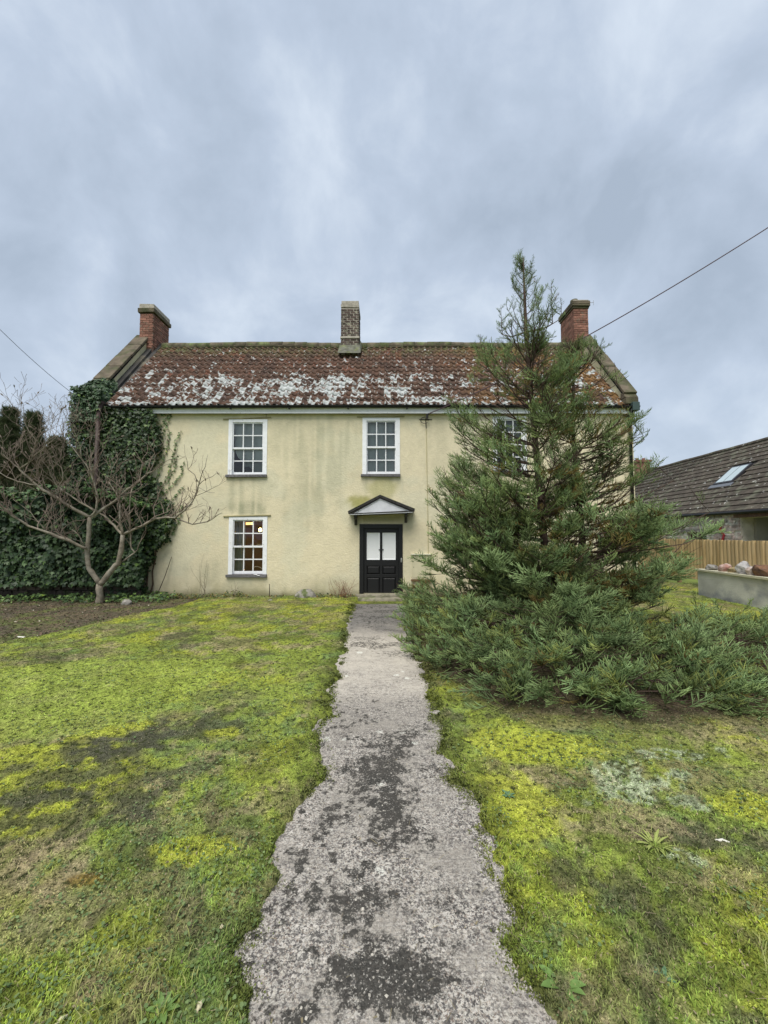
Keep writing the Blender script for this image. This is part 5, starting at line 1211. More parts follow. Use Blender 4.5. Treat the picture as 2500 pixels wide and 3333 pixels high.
def big_conifer():
    rs = np.random.RandomState(33); rr = random.Random(33)
    protos = [spray_proto(rs) for _ in range(6)]+[spray_proto(rs, w=.0068, L=.38) for _ in range(6)]
    Yc = 6.7
    A0 = Vector((P(1795, 1800, Yc).x, Yc-.05, 0)); A1 = P(1765, 1700, Yc); A2 = P(1712, 1080, Yc); A3 = P(1703, 838, Yc)
    B0 = Vector((P(1905, 1800, Yc).x, Yc+.35, 0)); B1 = P(1895, 1750, Yc+.35); B2 = P(1865, 1400, Yc+.35); B3 = P(1868, 1125, Yc+.3)
    t = thing('conifer', 'tall feathery blue green conifer with two leaders and a wide ground level skirt', 'tree', ((A0.x+B0.x)/2, Yc, 0))
    def spl(pts, n=18):
        out = []
        for k in range(n+1):
            u = k/n*(len(pts)-1); i = min(int(u), len(pts)-2); f = u-i; out.append(pts[i]*(1-f)+pts[i+1]*f)
        return out
    A_, B_ = spl([A0, A1, A2, A3]), spl([B0, B1, B2, B3])
    MB().tube(A_, np.linspace(.085, .008, len(A_)), 9).obj('trunk', M_ctrunk, t, True); MB().tube(B_, np.linspace(.08, .012, len(B_)), 9).obj('trunk', M_ctrunk, t, True)
    brs = MB(); pos, dirs, sc, tint = [], [], [], []
    def silL(z): return np.interp(z, [0, .6, 1.4, 2.4, 2.9, 3.7, 4.3, 4.95, 5.2, 5.6, 6.1, 6.5], [2.2, 2.2, 2.12, 2.02, 1.85, 1.78, 1.35, 1.1, .85, .58, .30, .06])
    def silR(z): return np.interp(z, [0, .6, 1.4, 2.0, 2.4, 3.0, 3.9, 4.5, 4.95, 5.4], [3.2, 2.8, 2.45, 2.15, 1.8, 1.15, 1.15, .85, .35, .05])
    def emit(p, d, L, age, dens=1.0):
        """sprays along a branchlet"""
        n = max(1, int(L/.175*dens+rr.random()))
        for k in range(n):
            u = (k+.5)/n; q = p+d*L*u
            s = Vector((rr.gauss(0, .55), rr.gauss(0, .55), rr.gauss(.22, .34)))
            dd = (d*1.0+s).normalized(); pos.append(q); dirs.append(dd); sc.append(rr.uniform(.55, 1.0)*(1.05-.25*u)*(1 if q.z < 4.9 else .72)); 
            tn = rr.random(); g = 1+.35*(rr.random()-.5)
            tint.append((g*(.88+.24*tn*age), g, g*(1.12-.35*tn*age)))
    def branch(o, az, L, lift, r, dens=1.0):
        d = Vector((math.cos(az), math.sin(az), lift)).normalized(); pts = [o]; q = o.copy(); n = 7
        for k in range(n):
            d = (d+Vector((rr.gauss(0, .05), rr.gauss(0, .05), .06+.03*k*(.6 if o.z > 1.2 else .25)))).normalized(); q = q+d*(L/n); pts.append(q.copy())
        brs.tube(pts, np.linspace(r, .004, len(pts)), 5, False)
        for k in range(1, n+1):
            u = k/n
            if u < .22 and o.z < 4.6: 
                if rr.random() < .5: continue
            seg = pts[k]-pts[k-1]
            for m in range(2 if u > .4 else 1):
                side = 1 if (k+m) % 2 else -1
                lat = Vector((-d.y, d.x, 0))*side; bl = L*(.12+.34*(1-u))*rr.uniform(.6, 1.3)+.14
                bd = (seg.normalized()*.8+lat*rr.uniform(.5, 1)+Vector((0, 0, rr.gauss(.10, .2)))).normalized()
                st = pts[k-1]+seg*rr.random()
                brs.tube([st, st+bd*bl*.6, st+bd*bl+Vector((0, 0, .08*bl))], [.006, .004, .002], 3, False)
                emit(st, bd, bl, .6+.6*(1-u), dens)
        emit(pts[-2], (pts[-1]-pts[-2]).normalized(), L/n*1.1, .3, dens*1.3)
    for leader, top in ((A_, 'A'), (B_, 'B')):
        zt = leader[-1].z; z = .25
        while z < zt-.05:
            if top == 'A' and z > 4.75:
                k = min(max(i for i, p in enumerate(leader) if p.z <= z), len(leader)-2); a, e = leader[k], leader[k+1]; o = a+(e-a)*((z-a.z)/max(e.z-a.z, 1e-6))
                for j in range(3):
                    az = rr.uniform(0, 6.28); Lb = .10+.36*(zt-z); d = Vector((math.cos(az)*.8, math.sin(az)*.8, .35)).normalized(); q = o.copy(); pts = [q]
                    for m in range(5): d = (d+Vector((0, 0, .28))).normalized(); q = q+d*Lb/5; pts.append(q)
                    brs.tube(pts, np.linspace(.006, .003, 6), 4, False)
                    for m in range(1, 6):
                        for w_ in range(1 if m < 4 else 2):
                            pos.append(pts[m]); dirs.append((d*.6+Vector((rr.gauss(0, .55), rr.gauss(0, .55), .55))).normalized()); sc.append(rr.uniform(.26, .46)); tint.append((1.0, 1.05, 1.1))
                z += .13; continue
            # point on the leader at this height
            k = max(i for i, p in enumerate(leader) if p.z <= z+1e-6) if leader[0].z <= z else 0
            k = min(k, len(leader)-2); a, e = leader[k], leader[k+1]; o = a+(e-a)*((z-a.z)/max(e.z-a.z, 1e-6))
            n = 3 if zt-z > 1.6 else 2
            for j in range(n):
                az = rr.uniform(0, 2*math.pi); cx = math.cos(az)
                Ls = silL(z+.15) if cx < 0 else silR(z+.15)
                if top == 'A' and cx > 0: Ls = min(Ls, np.interp(z, [0, 2, 3.5, 4.6, 5.2, 5.7, 6.5], [1.2, .9, .75, .85, .55, .35, .05]))
                if top == 'B' and cx < 0: Ls = min(Ls, np.interp(z, [0, 2, 3.5, 5], [1.2, .8, .6, .3]))
                Ls = Ls*(.90 if abs(cx) > .6 else .74)*rr.choice((rr.uniform(.85, 1.05), rr.uniform(.5, .9)))
                Ls = max(Ls, .07)
                if math.sin(az) < -.3: Ls = min(Ls, 1.15)       # towards the camera
                dens = (1.0 if z < 4.4 else .55)*(1.55 if z < 1.7 else 1)
                if z > 3.0 and z < 4.6: dens *= .85
                branch(o, az, Ls, rr.uniform(-.25, .30) if z < 1.9 else rr.uniform(-.1, .4) if z < 4.3 else rr.uniform(.5, 1.1), .010+.014*Ls/2, dens)
            z += (.095 if z < 2.4 else .115) if z < 4.2 else .12
    for k in range(20):
        z = rr.uniform(.55, 1.9); a_ = A_[1]; tp = min(A_, key=lambda p: abs(p.z-z)); branch(tp, math.pi+rr.uniform(-.45, .75), rr.uniform(1.75, 2.15), rr.uniform(.0, .25), .02, 1.1)
    # leading shoots
    for L_, n in ((A_, 6), (B_, 3)):
        e, d = L_[-1], (L_[-1]-L_[-2]).normalized()
        for k in range(n):
            q = e-d*(.08*k+.1); s = Vector((rr.gauss(0, .25), rr.gauss(0, .25), .8)); pos.append(q); dirs.append(s.normalized()); sc.append(.38+.04*k); tint.append((.95, 1, 1.05))
    # side leaders that make the jagged shoulders right of the main top
    for px, py, y_, h in ((1795, 920, 6.8, .75), (1828, 985, 6.9, .3), (1890, 1110, 6.7, .3), (1955, 1130, 6.9, .6), (1925, 1100, 6.5, .3), (2000, 1180, 7.0, .4), (1565, 1090, 6.7, .5), (1630, 1000, 6.8, .5), (1600, 1110, 6.6, .5), (2035, 1330, 7.1, .5), (1545, 1200, 6.5, .5), (2130, 1500, 6.9, .35), (2240, 1580, 6.6, .45)):
        e = P(px, py, y_); base = e-Vector((rr.uniform(-.05, .05)+(-.35 if px > 2030 else 0), 0, h)); tk = B_ if px > 1850 else A_; zb_ = max(.4, base.z-.45*abs(base.x-tk[9].x)); tp = min(tk, key=lambda p: abs(p.z-zb_)); brs.tube([tp, tp*.4+base*.6+Vector((0, 0, -.06)), base, base*.5+e*.5+Vector((0, 0, -.03)), e], [.014, .010, .008, .006, .003], 4, False)
        n = int(h/.05)
        for k in range(n):
            u = k/n; q = base+(e-base)*u; s = Vector((rr.gauss(0, .5), rr.gauss(0, .5), .62)); pos.append(q); dirs.append(s.normalized()); sc.append((.85-.50*u)*rr.uniform(.7, 1)); tint.append((rr.uniform(.8, 1.1), 1, rr.uniform(.8, 1.1)))
    # ground level skirt
    edge = [G(1322, 2120), G(1340, 2200), G(1450, 2262), G(1620, 2300), G(1850, 2325), G(2150, 2330), G(2500, 2310), G(2900, 2290)]
    ex = [p.x for p in edge]; ey = [p.y for p in edge]
    K = 1550
    for k in range(K):
        x = rr.uniform(.55, 6.2); yf = np.interp(x, ex, ey)
        if x < 1.0: yf = np.interp(x, [.55, .75, 1.0], [5.6, 5.0, 4.45])
        yb = 7.4 if x < 4 else 6.6
        u = rr.random()**1.25; y = yf+.05+(yb-yf)*u; 
        hmax = np.interp(y-yf, [0, .5, 1.4, 2.6], [.12, .32, .62, .75])*(1-.62*float(sstep(2.7, 3.9, np.array(x)))); z = rr.random()**.8*hmax+.03
        out = Vector((x-3.0, (y-6.5)*1.2, 0)); out = out.normalized() if out.length > .1 else Vector((0, -1, 0))
        d = (out*.9+Vector((rr.gauss(0, .45), rr.gauss(0, .3), rr.uniform(-.02, .55)*(1 if z > .12 else .4)))).normalized()
        L = rr.uniform(.25, .5); st = Vector((x, y, z)); brs.tube([st-d*.3, st+d*L], [.006, .002], 3, False)
        emit(st, d, L*.8, .5 if rr.random() < .7 else 1.3, 1.0)
    # a few paler long shoots that reach out at the front
    for px, py, y_, az in ((1640, 2180, 4.6, -2.2), (1700, 2250, 4.4, -1.2), (1950, 1960, 5.2, -.5), (1860, 1930, 5.2, -1.8), (1540, 1990, 5.4, -2.4), (2010, 2090, 4.6, -.8), (2290, 2080, 5.0, .1), (2380, 2120, 4.9, .2), (1740, 1880, 5.3, -1.8), (1600, 1830, 5.5, -2.0), (2200, 1720, 6.3, 0), (2320, 1730, 6.4, .2), (2150, 1660, 6.3, .1), (2230, 1850, 6.2, .0)):
        e = P(px, py, y_); d = Vector((math.cos(az), math.sin(az), .35)).normalized(); b0 = e-d*.6; tk = B_ if px > 1850 else A_; tp = min(tk, key=lambda p: abs(p.z-max(.3, b0.z-.15))); brs.tube([tp, b0*.6+tp*.4-Vector((0, 0, .05)), b0, e], [.016, .012, .010, .004], 4, False)
        m_ = int((b0-tp).length/.10)
        for k in range(m_//3, m_): q = tp+(b0-tp)*(k/m_); pos.append(q); dirs.append((d+Vector((rr.gauss(0, .6), rr.gauss(0, .6), rr.gauss(.2, .3)))).normalized()); sc.append(rr.uniform(.6, .95)); tint.append((.95, 1, .95))
        for k in range(17):
            u = k/17; s = d+Vector((rr.gauss(0, .6), rr.gauss(0, .6), rr.gauss(.25, .3))); pos.append(b0+(e-b0)*u); dirs.append(s.normalized()); sc.append(rr.uniform(.6, .95)); tint.append((1.25, 1.3, 1.45))
    brs.obj('branch', M_ctrunk, t)['kind'] = 'stuff'
    pos = np.array(pos); dirs = np.array(dirs); sc = np.array(sc); tint = np.array(tint)
    tint = tint*(.42+1.16*fbm(pos[:, 0]+pos[:, 1]*.7, pos[:, 2], .42, 977, 3))[:, None]
    # open, airy parts of the crown: clumps thin out with height and towards the right
    gap = fbm(pos[:, 0]*1.0+pos[:, 1]*.4, pos[:, 2]*1.3, .34, 981, 3); zz_ = pos[:, 2]
    thr = np.interp(zz_, [0, 1.1, 1.8, 3.0, 4.6, 5.0], [.42, .42, .46, .50, .495, .30]); thr = np.where((pos[:, 0] > 3.35) & (zz_ > 1.3), thr+.04, thr)
    thr = np.where((pos[:, 0] > 1.75) & (pos[:, 0] < 2.65) & (zz_ > 3.1) & (zz_ < 4.05), thr+.10, thr)
    k_ = (zz_ > .02) & ((gap > thr) | (rs.rand(len(pos)) < .10)); pos, dirs, sc, tint = pos[k_], dirs[k_], sc[k_], tint[k_]
    tx = np.where(pos[:, 0] > 2.95, B0.x, A0.x); inner = np.hypot(pos[:, 0]-tx, pos[:, 1]-Yc) < .75
    dead = inner & (pos[:, 2] < 4.2) & (rs.rand(len(pos)) < .2) | (rs.rand(len(pos)) < .025)
    tint = np.where(dead[:, None], tint*np.array([[1.15, .62, .5]]), tint)
    print('conifer sprays', len(pos))
    place_sprays('foliage', pos, dirs, sc, tint, protos, t, rs, (.026, .034, .009), (.245, .325, .122), fine=(pos[:, 2] > 2.3) | (rs.rand(len(pos)) < .3))
    # brown needle litter and dead twigs below
    K = 5000; x = rs.uniform(.3, 5.6, K); yf = np.interp(x, ex, ey); y = yf+rs.rand(K)*1.6-.12; z = ground_z(x, y)+.01
    an = rs.rand(K)*6.28; V = np.array([(-.004, 0, 0), (.004, 0, 0), (0, 1, .15)]); d = np.stack([np.cos(an), np.sin(an), rs.uniform(0, .5, K)], 1)
    VV, FF = scatter(V, np.array([(0, 1, 2)]), frames(d, np.tile([0, 0, 1.], (K, 1)), 1.0)*rs.uniform(.05, .16, K)[:, None, None], np.stack([x, y, z], 1))
    tag(link('needle_litter', mesh('needle_litter', VV, FF, mat('dead_needles', (.17, .10, .06), rough=1, var=.4, vscale=20))), 'brown dead twigs and needles along the foot of the conifer', 'litter', kind='stuff')
big_conifer()
def back_conifers():
    rs = np.random.RandomState(44)
    protos = [spray_proto(rs, 7, False, .010, .36) for _ in range(4)]
    specs = [(25, 1405, 13.5, 1.5, 'ragged dark conifer rising behind the ivy hedge at the left edge'), (52, 1345, 13.2, 1.15, 'dark conifer with a rounded upright tip behind the ivy hedge'), (112, 1352, 13.6, .95, 'slim dark conifer spire right of the rounded tip behind the hedge'), (182, 1440, 13.8, 1.35, 'broad conifer between the spire and the pointed one behind the hedge'), (187, 1447, 14.2, 1.4, ''), (235, 1520, 13.4, 1.0, 'low dark conifer just left of the ivy covered corner')]
    specs = [(18, 1385, 13.8, 1.2, 'ragged dark conifer behind the ivy hedge at the left edge'),
             (34, 1348, 13.2, .62, 'dark upright conifer with a rounded tip behind the ivy hedge'),
             (110, 1362, 13.5, .62, 'slim dark conifer spire next to the rounded one behind the hedge'),
             (187, 1445, 13.6, 1.05, 'pointed dark conifer behind the hedge nearer the house corner'),
             (-130, 1400, 13.4, 1.2, 'dark conifer behind the hedge partly beyond the left edge'),
             (262, 1500, 13.2, .8, 'low dark conifer just left of the ivy covered house corner')]
    for px, py, y_, rad, lab in specs:
        e = P(px, py, y_); H = e.z; t = thing('cypress', lab, 'tree', (e.x, y_, 0), 'dark conifers beyond the left hedge')
        MB().tube([(e.x, y_, 0), (e.x, y_, H*.95)], [.14, .02], 7).obj('trunk', M_ctrunk, t)
        K = int(3000*(rad+.35)); z = H*(1-rs.rand(K)**1.4*.82); fr = (H-z)/H; r = rad*np.clip(fr*1.9, .03, 1)**.9*(.45+.85*fbm(z*2+px, rs.rand(K)*3, .5, 950)); an = rs.rand(K)*6.28
        rr_ = r*(.45+.55*rs.rand(K))*np.where(rs.rand(K) < .12, 1.3, 1); pos = np.stack([e.x+rr_*np.cos(an), y_+rr_*np.sin(an), z], 1)
        d = np.stack([np.cos(an)*.7, np.sin(an)*.7, rs.uniform(.2, 1.2, K)], 1)+rs.normal(0, .25, (K, 3))
        tn = np.repeat((.7+.6*rs.rand(K, 1)), 3, 1); 
        brown = (fbm(pos[:, 0], z, .5, 951) > .62)[:, None]; tn = np.where(brown, tn*np.array([[1.15, .85, .8]]), tn)
        place_sprays('crown', pos, d, rs.uniform(.55, 1.05, K)*.95, tn, protos, t, rs, (.034, .042, .016), (.080, .105, .045))
back_conifers()

# ------------------------------------------------------------------ grass, moss tufts, weeds
def lawn_cover():
    rs = np.random.RandomState(55); N0 = 400000
    y = np.exp(rs.uniform(math.log(1.0), math.log(10.6), N0)); s = rs.uniform(-1, 1, N0); x = s*(y*1.02+.25)
    d = path_dist(x, y)+(fbm(x, y, .09, 304, 4)-.5)*.11+(fbm(x, y, .35, 305, 2)-.5)*.08; k = d > -.045+.03*rs.rand(len(x)); x, y, d = x[k], y[k], d[k]
    sm = soil_mask(x, y); k = rs.rand(len(x)) > sm*.93; x, y, d = x[k], y[k], d[k]
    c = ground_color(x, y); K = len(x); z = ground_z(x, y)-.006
    lum = c.sum(1); tan_ = (c[:, 0] > c[:, 1]*.98) & (lum > .2); dark = lum < .2
    near = np.clip(1-(y-1.2)/2.2, 0, 1)
    gr = fbm(x, y, .6, 602)   # where real grass grows
    edge = (1-sstep(.0, .3, d))
    typ = rs.rand(K); grass = typ < np.clip(.20+.34*near*sstep(.46, .62, gr)+.35*edge, 0, .85)
    hgt = np.where(grass, rs.uniform(.012, .030, K)*(1+.35*near*sstep(.45, .65, gr)), rs.uniform(.008, .018, K))
    hgt = hgt*np.where(dark, .7, 1)
    wid = np.where(grass, .0016+.0005*y, .0035+.0011*y)
    an = rs.rand(K)*2*math.pi; lean = np.where(grass, rs.uniform(.15, .9, K), rs.uniform(.2, 1.1, K))
    up = np.stack([np.cos(an)*lean, np.sin(an)*lean, np.ones(K)], 1); up /= np.linalg.norm(up, axis=1, keepdims=True)
    sd_ = np.stack([-np.sin(an+rs.normal(0, .6, K)), np.cos(an), np.zeros(K)], 1)
    p0 = np.stack([x, y, z], 1); mid = p0+up*(hgt*.55)[:, None]; bend = up.copy(); bend[:, 2] *= .35; tip = mid+bend*(hgt*.6)[:, None]
    w = wid[:, None]*sd_
    V = np.stack([p0-w, p0+w, mid+w*.75, mid-w*.75, tip], 1).reshape(-1, 3); b = np.arange(K)[:, None]*5
    Fs = np.concatenate([b+np.array([[0, 1, 2]]), b+np.array([[0, 2, 3]]), b+np.array([[3, 2, 4]])])
    cc = c*rs.uniform(.65, 1.6, (K, 1)); cc = np.where(grass[:, None], cc*np.array([[.92, 1.06, .8]]), cc*1.05)
    straw = (rs.rand(K) < .045)[:, None]; cc = np.where(straw, A(.34, .29, .16)[None]*rs.uniform(.6, 1.1, (K, 1)), cc)
    CC = np.repeat(cc[:, None], 5, 1); CC[:, 4] *= 1.18; CC[:, :2] *= .8
    M_g = mat('grass_blade', (0, 0, 0), rough=.7, attr='Col', spec=.25)
    tag(link('grass', mesh('grass', V, Fs, M_g, False, np.clip(CC.reshape(-1, 3), 0, .6))), 'short moss and grass covering the front lawn either side of the path', 'grass', kind='stuff')
    # clover and small broad leaves
    K = 22000; y = np.exp(rs.uniform(math.log(1.0), math.log(8), K)); x = rs.uniform(-1, 1, K)*(y*1.02+.25); dn = fbm(x, y, .45, 610)*.6+fbm(x, y, .13, 611)*.4
    k = (path_dist(x, y) > .0) & (dn > .50) & (rs.rand(K) > soil_mask(x, y)*.8); x, y = x[k], y[k]; K = len(x)
    z = ground_z(x, y)+rs.uniform(.004, .022, K); an = rs.rand(K)*6.28
    LV = np.array([(0, 0, 0), (-.45, .45, .08), (-.28, .95, .02), (.28, .95, .02), (.45, .45, .08)]); LF = np.array([(0, 1, 2), (0, 2, 3), (0, 3, 4)])
    dd = np.stack([np.cos(an), np.sin(an), rs.uniform(-.1, .5, K)], 1); R = frames(dd, np.tile([0, 0, 1.], (K, 1))+rs.normal(0, .25, (K, 3)), rs.uniform(.007, .015, K)*(1+.10*y))
    VV, FF = scatter(LV, LF, R, np.stack([x, y, z], 1)); t = rs.rand(K, 1); c = A(.065, .105, .035)*(1-t)+A(.145, .20, .075)*t; c = c*rs.uniform(.7, 1.25, (K, 1))
    tag(link('clover', mesh('clover', VV, FF, M_g, False, np.repeat(c, 5, 0))), 'scattered clover and small broad leaves growing through the moss', 'clover', kind='stuff')
    # moss cushions creeping over the slab edge, and crumbs broken off it
    K = 60000; y = np.exp(rs.uniform(math.log(1.1), math.log(9.5), K)); side = rs.rand(K) < .5; off = rs.normal(-.005, .035, K); x = np.where(side, np.interp(y, PLy, PLx)-off, np.interp(y, PRy, PRx)+off)
    k = (fbm(x, y, .16, 630) > .47); x, y = x[k], y[k]; K = len(x); z = np.maximum(ground_z(x, y), .010); an = rs.rand(K)*6.28
    d3 = np.stack([np.cos(an)*.8, np.sin(an)*.8, rs.uniform(.3, 1, K)], 1); TV = np.array([(-.3, 0, 0), (.3, 0, 0), (.18, .7, 0), (-.18, .7, 0), (0, 1, .1)]); R = frames(d3, np.tile([0, 0, 1.], (K, 1))+rs.normal(0, .4, (K, 3)), rs.uniform(.006, .014, K)*(.8+.22*y))
    VV, FF = scatter(TV, np.array([(0, 1, 2), (0, 2, 3), (3, 2, 4)]), R, np.stack([x, y, z], 1)); c = ground_color(x, y)*.5+MOSS_G*.25*rs.uniform(.4, 1.4, (K, 1)); c = np.where(rs.rand(K, 1) < .25, A(.045, .055, .016), c)
    tag(link('edge_moss', mesh('edge_moss', VV, FF, M_g, False, np.repeat(c, 5, 0))), 'dark moss cushions creeping over the ragged edges of the path', 'moss', kind='stuff')
    K = 2600; y = np.exp(rs.uniform(math.log(1.1), math.log(7), K)); side = rs.rand(K) < .5; off = np.abs(rs.normal(0, .05, K))-.02; x = np.where(side, np.interp(y, PLy, PLx)+off, np.interp(y, PRy, PRx)-off); anyw = rs.rand(K) < .35; x = np.where(anyw, np.interp(y, PLy, PLx)+rs.rand(K)*(np.interp(y, PRy, PRx)-np.interp(y, PLy, PLx)), x)
    OV = np.array([(-1, 0, 0), (0, -1, 0), (1, 0, 0), (0, 1, 0), (0, 0, .8)])+rs.uniform(-.2, .2, (5, 3)); OF = np.array([(0, 1, 4), (1, 2, 4), (2, 3, 4), (3, 0, 4)]); an = rs.rand(K)*6.28; R = frames(np.stack([np.cos(an), np.sin(an), 0*an], 1), np.tile([0, 0, 1.], (K, 1)), rs.uniform(.0025, .008, K))
    VV, FF = scatter(OV, OF, R, np.stack([x, y, np.full(K, .014)], 1)); t = rs.rand(K, 1); c = A(.07, .065, .055)*(1-t)+A(.46, .43, .37)*t
    tag(link('grit', mesh('grit', VV, FF, M_g, False, np.repeat(c, 5, 0))), 'loose grit and crumbs of concrete along the path', 'grit', kind='stuff')
    # loose bits: straw, twigs and dead leaf scraps lying on the moss and on the slab
    K = 3800; y = np.exp(rs.uniform(math.log(1.1), math.log(9), K)); x = rs.uniform(-1, 1, K)*(y*1.02+.25); k = (path_dist(x, y) > 0) | (rs.rand(K) < .35); x, y = x[k], y[k]; K = len(x)
    z = np.maximum(ground_z(x, y), .016)+.012; an = rs.rand(K)*6.28; dd = np.stack([np.cos(an), np.sin(an), rs.uniform(-.1, .25, K)], 1); leafy = rs.rand(K) < .3
    S = np.where(leafy, rs.uniform(.006, .016, K), rs.uniform(.012, .045, K)); LV2 = np.array([(-.03, 0, 0), (.03, 0, 0), (.02, 1, .06), (-.02, 1, .06)]); R = frames(dd, np.tile([0, 0, 1.], (K, 1))+rs.normal(0, .2, (K, 3)), S); R[leafy, :, 0] *= 9
    VV, FF = scatter(LV2, np.array([(0, 1, 2), (0, 2, 3)]), R, np.stack([x, y, z], 1)); t = rs.rand(K, 1); c = A(.08, .06, .04)*(1-t)+A(.28, .24, .14)*t
    tag(link('lawn_litter', mesh('lawn_litter', VV, FF, M_g, False, np.repeat(c, 4, 0))), 'scraps of straw and dead leaf scattered over lawn and path', 'litter', kind='stuff')
    # long blades near the camera and at the slab edge
    K = 3600; y = np.exp(rs.uniform(math.log(1.15), math.log(2.6), K)); x = rs.uniform(-1, 1, K)*(y*1.0+.2); k = (path_dist(x, y) > .01) & (fbm(x, y, .4, 620) > .53); x, y = x[k], y[k]; K = len(x)
    an = rs.rand(K)*6.28; L = rs.uniform(.03, .085, K); V = []; z = ground_z(x, y)
    st = np.stack([x, y, z], 1); a = np.stack([np.cos(an)*.5, np.sin(an)*.5, np.ones(K)*.9], 1); bq = np.stack([np.cos(an), np.sin(an), np.ones(K)*.25], 1); w = np.stack([-np.sin(an), np.cos(an), np.zeros(K)], 1)*.0018
    p1 = st+a*(L*.5)[:, None]; p2 = p1+bq*(L*.5)[:, None]
    V = np.stack([st-w, st+w, p1+w, p1-w, p2], 1).reshape(-1, 3); b = np.arange(K)[:, None]*5; Fs = np.concatenate([b+np.array([[0, 1, 2]]), b+np.array([[0, 2, 3]]), b+np.array([[3, 2, 4]])])
    t = rs.rand(K, 1); c = A(.14, .18, .04)*(1-t)+A(.29, .30, .10)*t
    tag(link('long_grass', mesh('long_grass', V, Fs, M_g, False, np.repeat(c, 5, 0))), 'longer bent grass blades in tufts near the front of the lawn', 'grass', kind='stuff')
lawn_cover()

def bed_litter():
    rs = np.random.RandomState(66); K = 26000; y = np.exp(rs.uniform(math.log(4.5), math.log(10.6), K)); x = rs.uniform(-13, 0, K); k = soil_mask(x, y) > rs.rand(K)*.9+.1; x, y = x[k], y[k]; K = len(x)
    z = ground_z(x, y)+rs.uniform(.002, .02, K); an = rs.rand(K)*6.28; dd = np.stack([np.cos(an), np.sin(an), rs.uniform(-.2, .5, K)], 1)
    R = frames(dd, np.tile([0, 0, 1.], (K, 1))+rs.normal(0, .35, (K, 3)), rs.uniform(.018, .055, K)); V = np.array([(0, 0, 0), (-.35, .5, .1), (0, 1, 0), (.35, .5, .1)])
    VV, FF = scatter(V, np.array([(0, 1, 2), (0, 2, 3)]), R, np.stack([x, y, z], 1)); t = rs.rand(K, 1)
    c = A(.06, .042, .03)*(1-t)+A(.16, .11, .075)*t; g = rs.rand(K, 1); c = np.where(g < .16, A(.09, .12, .04)[None], c); c = np.where(g > .985, A(.42, .38, .30)[None], c)
    tag(link('leaf_litter', mesh('leaf_litter', VV, FF, mat('litter', (0, 0, 0), rough=.9, attr='Col'), False, np.repeat(c, 4, 0))), 'brown leaf litter strewn over the bare bed below the hedge', 'litter', kind='stuff')
bed_litter()

